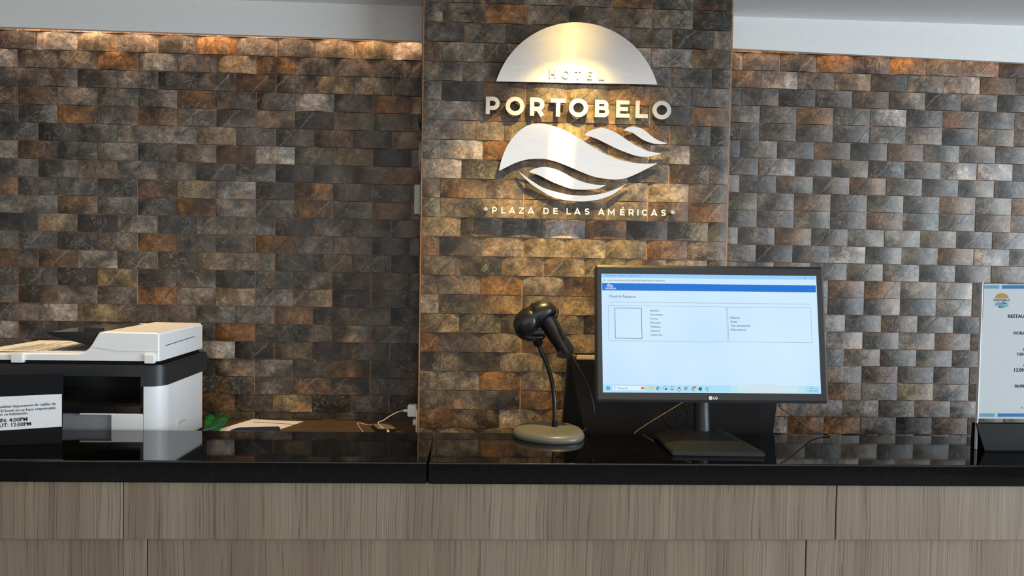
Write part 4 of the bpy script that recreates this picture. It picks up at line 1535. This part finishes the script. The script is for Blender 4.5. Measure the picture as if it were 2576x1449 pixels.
bmesh.ops.bevel(bm, geom=bm.edges[:], offset=0.002, segments=2, affect='EDGES')
from_bm('stand_base', bm, 'charcoal', mon, angle=0.6)
adopt(mon)


# cables behind and beside the monitor
def cable(name, label, pts, rad, mat, per=8):
    o = tube(name, spline(pts, per), rad, mat, n=8)
    return tag(o, label, 'cable')


cable('brown_cable', 'thin brown cable slanting down behind the monitor neck', [PY(1745, 996, -0.335), PY(1708, 1018, -0.335), PY(1660, 1047, -0.337), PY(1620, 1072, -0.34), PY(1596, 1091, -0.345), Vector((PY(1580, 1098, -0.36).x, -0.362, TOP_Z - 0.03))], 0.0011, 'cable_brown')
cable('power_cable', 'black cable drooping from the right of the monitor to the counter edge',
      [ML(0.12, -0.10, -0.05), PY(1958, 1016, -0.40), PY(1968, 1030, -0.395), PY(1990, 1043, -0.39), PY(2015, 1064, -0.385), PY(2040, 1083, -0.38), PY(2068, 1090, -0.376), PZ(2085, 1096.5, TOP_Z + 0.0016), Vector((PZ(2096, 1097, TOP_Z).x, BACK_Y + 0.004, TOP_Z - 0.002))], 0.0014, 'rubber')

# ------------------------------------------------------------------ barcode scanner and its stand
SYc = -0.395
KZ = 1.0 / 3.15


def SP(zx, zy, dy=0.0):
    return PY(1240 + zx * KZ, 720 + zy * KZ, SYc + dy)


PXM = (1.9938 + SYc) / FPX * KZ * 1.002      # metres for one enlargement pixel at that depth
st = thing('scanner_stand', 'grey oval scanner stand with a black gooseneck arm and cup on the counter', 'stand', (1.335, SYc, TOP_Z))
bz0, bz1 = TOP_Z + 0.0004, TOP_Z + 0.017
bcx, bcy, bhw = 1.3345, -0.402, 0.0755


def oval(scale, z, k=2.5, dx=0.0):
    pts = []
    for i in range(48):
        a = 2 * PI * i / 48
        c, s = math.cos(a), math.sin(a)
        x = math.copysign(abs(c) ** (2 / k), c) * bhw
        y = math.copysign(abs(s) ** (2 / k), s) * 0.078
        y *= 1 - 0.22 * max(0, -x / bhw)
        pts.append(Vector((bcx + x * scale + dx, bcy + y * scale - 0.06 * (x - 0.0), z)))
    return pts


bm = bmesh.new()
prev = None
rings = [oval(0.97, bz0), oval(1.0, bz0 + 0.004), oval(0.985, bz0 + 0.0095), oval(0.94, bz0 + 0.014), oval(0.86, bz0 + 0.0168), oval(0.6, bz0 + 0.018)]
rv = [[bm.verts.new(p) for p in r] for r in rings]
for a, b in zip(rv, rv[1:]):
    for k in range(48):
        bm.faces.new((a[k], a[(k + 1) % 48], b[(k + 1) % 48], b[k]))
bm.faces.new(rv[0][::-1])
bm.faces.new(rv[-1])
from_bm('base', bm, 'base_grey', st, angle=0.9)
dpos = SP(486, 1112)
dzb = bz0 + 0.0165
bm = bmesh.new()
dh = dpos.z - dzb
prof = [(0.0, 1.0), (0.25, 0.93), (0.5, 0.80), (0.75, 0.58), (0.92, 0.38), (1.0, 0.30)]
tube_bm(bm, [(dpos.x, SYc, dzb + dh * t) for t, _ in prof], [0.0205 * r for _, r in prof], 28)
from_bm('dome', bm, 'base_grey', st, angle=0.9)
tube('collar', [SP(490, 1114), SP(490, 1104), SP(490, 1072), SP(490, 1066)], [0.0066, 0.0068, 0.0066, 0.0056], 'matte_black', st, n=18)
gpath = spline([SP(490, 1072), SP(489, 1000), SP(486, 900), SP(475, 800), (SP(455, 705)), SP(425, 610), SP(392, 535), SP(362, 470), SP(350, 440)], 12)
gr = [0.0047 + (0.00035 if i % 2 else -0.00035) for i in range(len(gpath))]
tube('gooseneck', gpath, gr, 'black_plastic', st, n=14)
tube('cup_socket', [SP(364, 470), SP(352, 432), SP(344, 396), SP(346, 350)], [0.0082, 0.0105, 0.0122, 0.0125], 'matte_black', st, n=20)
box('clamp_block', SP(312, 386, -0.016), SP(398, 340, 0.016), 'black_plastic', st, bevel=0.002)


def loft(name, secs, mat, parent, n=28, caps=True, flat=1.0):
    """secs: (centre, half width across the view, half depth, axis direction in the view plane)"""
    bm = bmesh.new()
    rings = []
    for c, ra, rb, ax in secs:
        ax = Vector((ax[0], 0, -ax[1])).normalized()
        u = Vector((0, -1, 0)).cross(ax).normalized()
        rings.append([bm.verts.new(Vector(c) + u * (ra * math.cos(2 * PI * k / n)) + Vector((0, 1, 0)) * (rb * math.sin(2 * PI * k / n))) for k in range(n)])
    for a, b in zip(rings, rings[1:]):
        for k in range(n):
            bm.faces.new((a[k], a[(k + 1) % n], b[(k + 1) % n], b[k]))
    if caps:
        bm.faces.new(rings[0][::-1])
        bm.faces.new(rings[-1])
    return from_bm(name, bm, mat, parent, angle=0.8)


u_ = PXM
# cup that holds the head: open towards the upper right
loft('cup', [(SP(330, 246), 84 * u_, 88 * u_, (-0.95, 0.3)), (SP(322, 250), 95 * u_, 100 * u_, (-0.95, 0.34)), (SP(290, 266), 106 * u_, 108 * u_, (-0.86, 0.5)), (SP(262, 295), 106 * u_, 108 * u_, (-0.62, 0.78)),
             (SP(252, 330), 98 * u_, 102 * u_, (-0.3, 0.95)), (SP(256, 365), 82 * u_, 88 * u_, (0.05, 1)), (SP(268, 393), 62 * u_, 68 * u_, (0.3, 1)), (SP(282, 416), 34 * u_, 40 * u_, (0.5, 1)), (SP(288, 425), 10 * u_, 12 * u_, (0.5, 1))], 'black_plastic', st)
loft('cup_flange', [(SP(270, 400), 34 * u_, 60 * u_, (1, 0.1)), (SP(330, 408), 36 * u_, 62 * u_, (1, 0)), (SP(385, 400), 28 * u_, 50 * u_, (1, -0.2)), (SP(412, 392), 12 * u_, 22 * u_, (1, -0.3))], 'black_plastic', st)
adopt(st)

bs = thing('barcode_scanner', 'black handheld barcode scanner hung head down in its stand, cable trailing', 'scanner', SP(400, 300).to_tuple())
# nose and head as one shell from the window up over the crown to the handle root
loft('head', [(SP(285, 285), 84 * u_, 92 * u_, (0.8, -0.62)), (SP(320, 250), 94 * u_, 98 * u_, (0.82, -0.55)), (SP(352, 226), 100 * u_, 98 * u_, (0.86, -0.42)), (SP(385, 208), 98 * u_, 94 * u_, (0.94, -0.22)),
              (SP(420, 200), 88 * u_, 86 * u_, (1, 0.05)), (SP(452, 202), 72 * u_, 72 * u_, (1, 0.25)), (SP(478, 210), 50 * u_, 52 * u_, (1, 0.4)), (SP(495, 216), 20 * u_, 22 * u_, (1, 0.45))], 'black_plastic', bs)
loft('head_seam', [(SP(345, 226), 101.5 * u_, 100 * u_, (0.86, -0.44)), (SP(351, 223), 101.5 * u_, 100 * u_, (0.86, -0.44))], 'gloss_black', bs)
loft('window', [(SP(222, 268), 44 * u_, 70 * u_, (-0.8, -0.3)), (SP(196, 262), 40 * u_, 60 * u_, (-0.8, -0.3))], 'gloss_black', bs)
hax = (0.62, 1.0)
loft('handle', [(SP(396, 205), 62 * u_, 66 * u_, (0.55, 1)), (SP(430, 270), 72 * u_, 66 * u_, (0.55, 1)), (SP(468, 335), 72 * u_, 62 * u_, hax), (SP(505, 400), 66 * u_, 57 * u_, hax), (SP(540, 455), 62 * u_, 55 * u_, hax), (SP(568, 500), 64 * u_, 56 * u_, (0.7, 1)), (SP(584, 526), 62 * u_, 55 * u_, (0.7, 1))], 'black_plastic', bs)
hp_ = [SP(548, 430, -0.004), SP(590, 404, -0.004), SP(628, 470, -0.004), SP(640, 486, -0.004), SP(640, 508, -0.004), SP(612, 560, -0.004), SP(575, 572, -0.004), SP(505, 560, -0.004), SP(512, 530, -0.004), SP(540, 470, -0.004)]
bm = bmesh.new()
prism_bm(bm, [p + Vector((0, -0.009, 0)) for p in hp_], Vector((0, 0.026, 0)))
bmesh.ops.recalc_face_normals(bm, faces=bm.faces[:])
bmesh.ops.bevel(bm, geom=bm.edges[:], offset=0.0018, segments=2, affect='EDGES')
from_bm('handle_cap', bm, 'gloss_black', bs, angle=0.7)
prism('trigger', [SP(502, 250, -0.008), SP(512, 195, -0.008), SP(521, 168, -0.008), SP(524, 205, -0.008), SP(510, 258, -0.008)], (0, 0.018, 0), 'gloss_black', bs, bevel=0.001)
bp = [SP(584, 508), SP(606, 540), SP(632, 578), SP(656, 616), SP(674, 640)]
bpath = spline(bp, 6)
tube('strain_relief', bpath, [(0.0058 - 0.0026 * i / len(bpath)) * (1.0 if i % 2 else 0.80) for i in range(len(bpath))], 'rubber', bs, n=14)
cz = TOP_Z + 0.002
cp = [SP(672, 637), SP(705, 690), SP(740, 762), SP(772, 850), SP(795, 935), SP(801, 1005), SP(793, 1062, 0.01), SP(772, 1100, 0.02)]
e = PZ(1240 + 735 * KZ, 720 + 1132 * KZ, cz)
cp += [Vector((e.x + 0.004, e.y + 0.002, cz + 0.004)), PZ(1240 + 700 * KZ, 720 + 1146 * KZ, cz), Vector((1.36, -0.330, cz))]
tube('cable', spline(cp, 7), 0.0019, 'rubber', bs, n=10)
adopt(bs)

# ------------------------------------------------------------------ acrylic menu holder at the right end
mh = thing('menu_holder', 'clear acrylic menu holder with black wedge base at the right end of the counter', 'sign holder', (2.31, -0.5, TOP_Z))
f0 = PZ(2478, 1136, TOP_Z)
g0 = PZ(2441, 1126, TOP_Z)
HWD = 0.222
hy = (f0.y + g0.y) / 2
sl_b = PZ(2456, 1131, TOP_Z)                    # foot of the clear slab
top_pt = PY(2472, 709, sl_b.y + 0.02)
HX0 = sl_b.x
HZT = top_pt.z
SB, ST = Vector((HX0, sl_b.y, TOP_Z)), Vector((top_pt.x, sl_b.y + 0.02, HZT))
wv = Vector((HWD, 0, 0))


def slab(name, off, th, mat):
    d = Vector((0, off, 0))
    return prism(name, [SB + d + Vector((0, 0, 0.0008)), SB + wv + d + Vector((0, 0, 0.0008)), ST + wv + d, ST + d], (0, th, 0), mat, mh, bevel=0.0004, seg=1)


slab('front_sheet', -0.0032, 0.0022, 'acrylic')
slab('back_sheet', 0.0012, 0.0022, 'acrylic')
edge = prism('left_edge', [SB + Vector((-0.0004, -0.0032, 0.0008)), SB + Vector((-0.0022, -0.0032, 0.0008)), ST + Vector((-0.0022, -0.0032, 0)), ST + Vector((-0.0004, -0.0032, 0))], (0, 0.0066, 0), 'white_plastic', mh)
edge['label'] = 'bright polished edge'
bh = PY(2480, 1066, f0.y + 0.012).z
for nm, p0, dy in (('base_front', f0, 0.016), ('base_back', g0, -0.010)):
    yt = sl_b.y - 0.0036 if dy > 0 else sl_b.y + 0.0105
    prism(nm, [Vector((p0.x, p0.y, TOP_Z + 0.0005)), Vector((p0.x + HWD + 0.004, p0.y, TOP_Z + 0.0005)), Vector((HX0 + HWD + 0.004, yt, bh)), Vector((HX0 - 0.004, yt, bh))], (0, 0.003 if dy > 0 else -0.003, 0), 'matte_black', mh)
prism('base_plate', [Vector((g0.x, g0.y, TOP_Z + 0.0004)), Vector((f0.x, f0.y, TOP_Z + 0.0004)), Vector((f0.x + HWD, f0.y, TOP_Z + 0.0004)), Vector((g0.x + HWD, g0.y, TOP_Z + 0.0004))], (0, 0, 0.003), 'acrylic', mh)
adopt(mh)

HN = wv.cross(ST - SB).normalized()
if HN.y > 0:
    HN = -HN


def HP(px, py, d=0.0):
    dd = ray(px, py)
    o = SB + HN * d
    return CAM + dd * ((o - CAM).dot(HN) / dd.dot(HN))


ms = thing('menu_sheet', 'white restaurant timetable sheet with blue bars inside the acrylic holder', 'paper', HP(2560, 900).to_tuple())
sx = ST.lerp(SB, 0.02)
p_tl, p_bl = HP(2476, 714), HP(2459, 1053)
page = prism('page', [p_tl, p_tl + Vector((0.21, 0, 0)), p_bl + Vector((0.21 + (p_tl.x - p_bl.x) * 0.3, 0, 0)), p_bl], HN * 0.0003, 'sheet', ms)


def mbar(name, xa, xb, ya, yb, mat):
    a, b, c, d = HP(*hz(xa, ya), 0.0005), HP(*hz(xb, ya), 0.0005), HP(*hz(xb - (yb - ya) * 0.05, yb), 0.0005), HP(*hz(xa - (yb - ya) * 0.05, yb), 0.0005)
    return prism(name, [a, b, c, d], HN * 0.0001, mat, page)


def hz(x, y):
    return 2420 + x / 3.293, 700 + y / 3.293


mbar('pale_bar', 184, 310, 59, 85, 'ltblue')
mbar('blue_bar', 333, 900, 59, 86, 'blue')
mbar('pale_bar', 146, 272, 1120, 1147, 'ltblue')
mbar('blue_bar', 296, 870, 1120, 1147, 'blue')
prism('sun_mark', [HP(*hz(331 + 56 * math.cos(a), 167 - 43 * math.sin(a)), 0.0005) for a in [PI * k / 16 for k in range(17)]], HN * 0.0001, 'amber', page)


def mtext(s, x0, y0, x1, mat='ink', bold=0.02):
    text('menu_text', s, HP(*hz(x0, y0), 0.0003), HP(*hz(x1, y0 + (x1 - x0) * 0.006), 0.0003), HN, mat, page, bold, lift=0.0004)


mtext('PORTOBELO', 262, 190, 396, 'dkblue')


def mwave(top, low, mat):
    A_ = spline([(x, y, 0) for x, y in top], 4)
    B_ = spline([(x, y, 0) for x, y in [top[-1]] + low + [top[0]]], 4)
    prism('wave_mark', [HP(*hz(p.x, p.y), 0.0005) for p in A_ + B_[1:-1]], HN * 0.0001, mat, page)


mwave([(270, 232), (280, 208), (300, 198), (325, 205), (350, 220), (390, 222)], [(370, 236), (340, 238), (310, 226), (285, 224)], 'ltblue')
mwave([(322, 203), (340, 197), (360, 204), (388, 213)], [(370, 216), (345, 212)], 'dkblue')
mwave([(294, 232), (310, 229), (330, 238), (352, 242)], [(335, 247), (310, 243)], 'dkblue')
mtext('RESTAURANTE', 381, 328, 640)
mtext('HORARIOS', 428, 466, 600)
mtext('DESAYUNO', 508, 600, 660)
mtext('7:00 am a 10:00 am', 453, 641, 720)
mtext('ALMUERZO', 506, 730, 660)
mtext('12:00 m a 3:00 pm', 432, 773, 720)
mtext('06:00 pm a 9:00 pm', 436, 905, 720)
mtext('AL RESTAURANTE', 488, 1078, 640, 'ink_grey', 0)
adopt(ms)
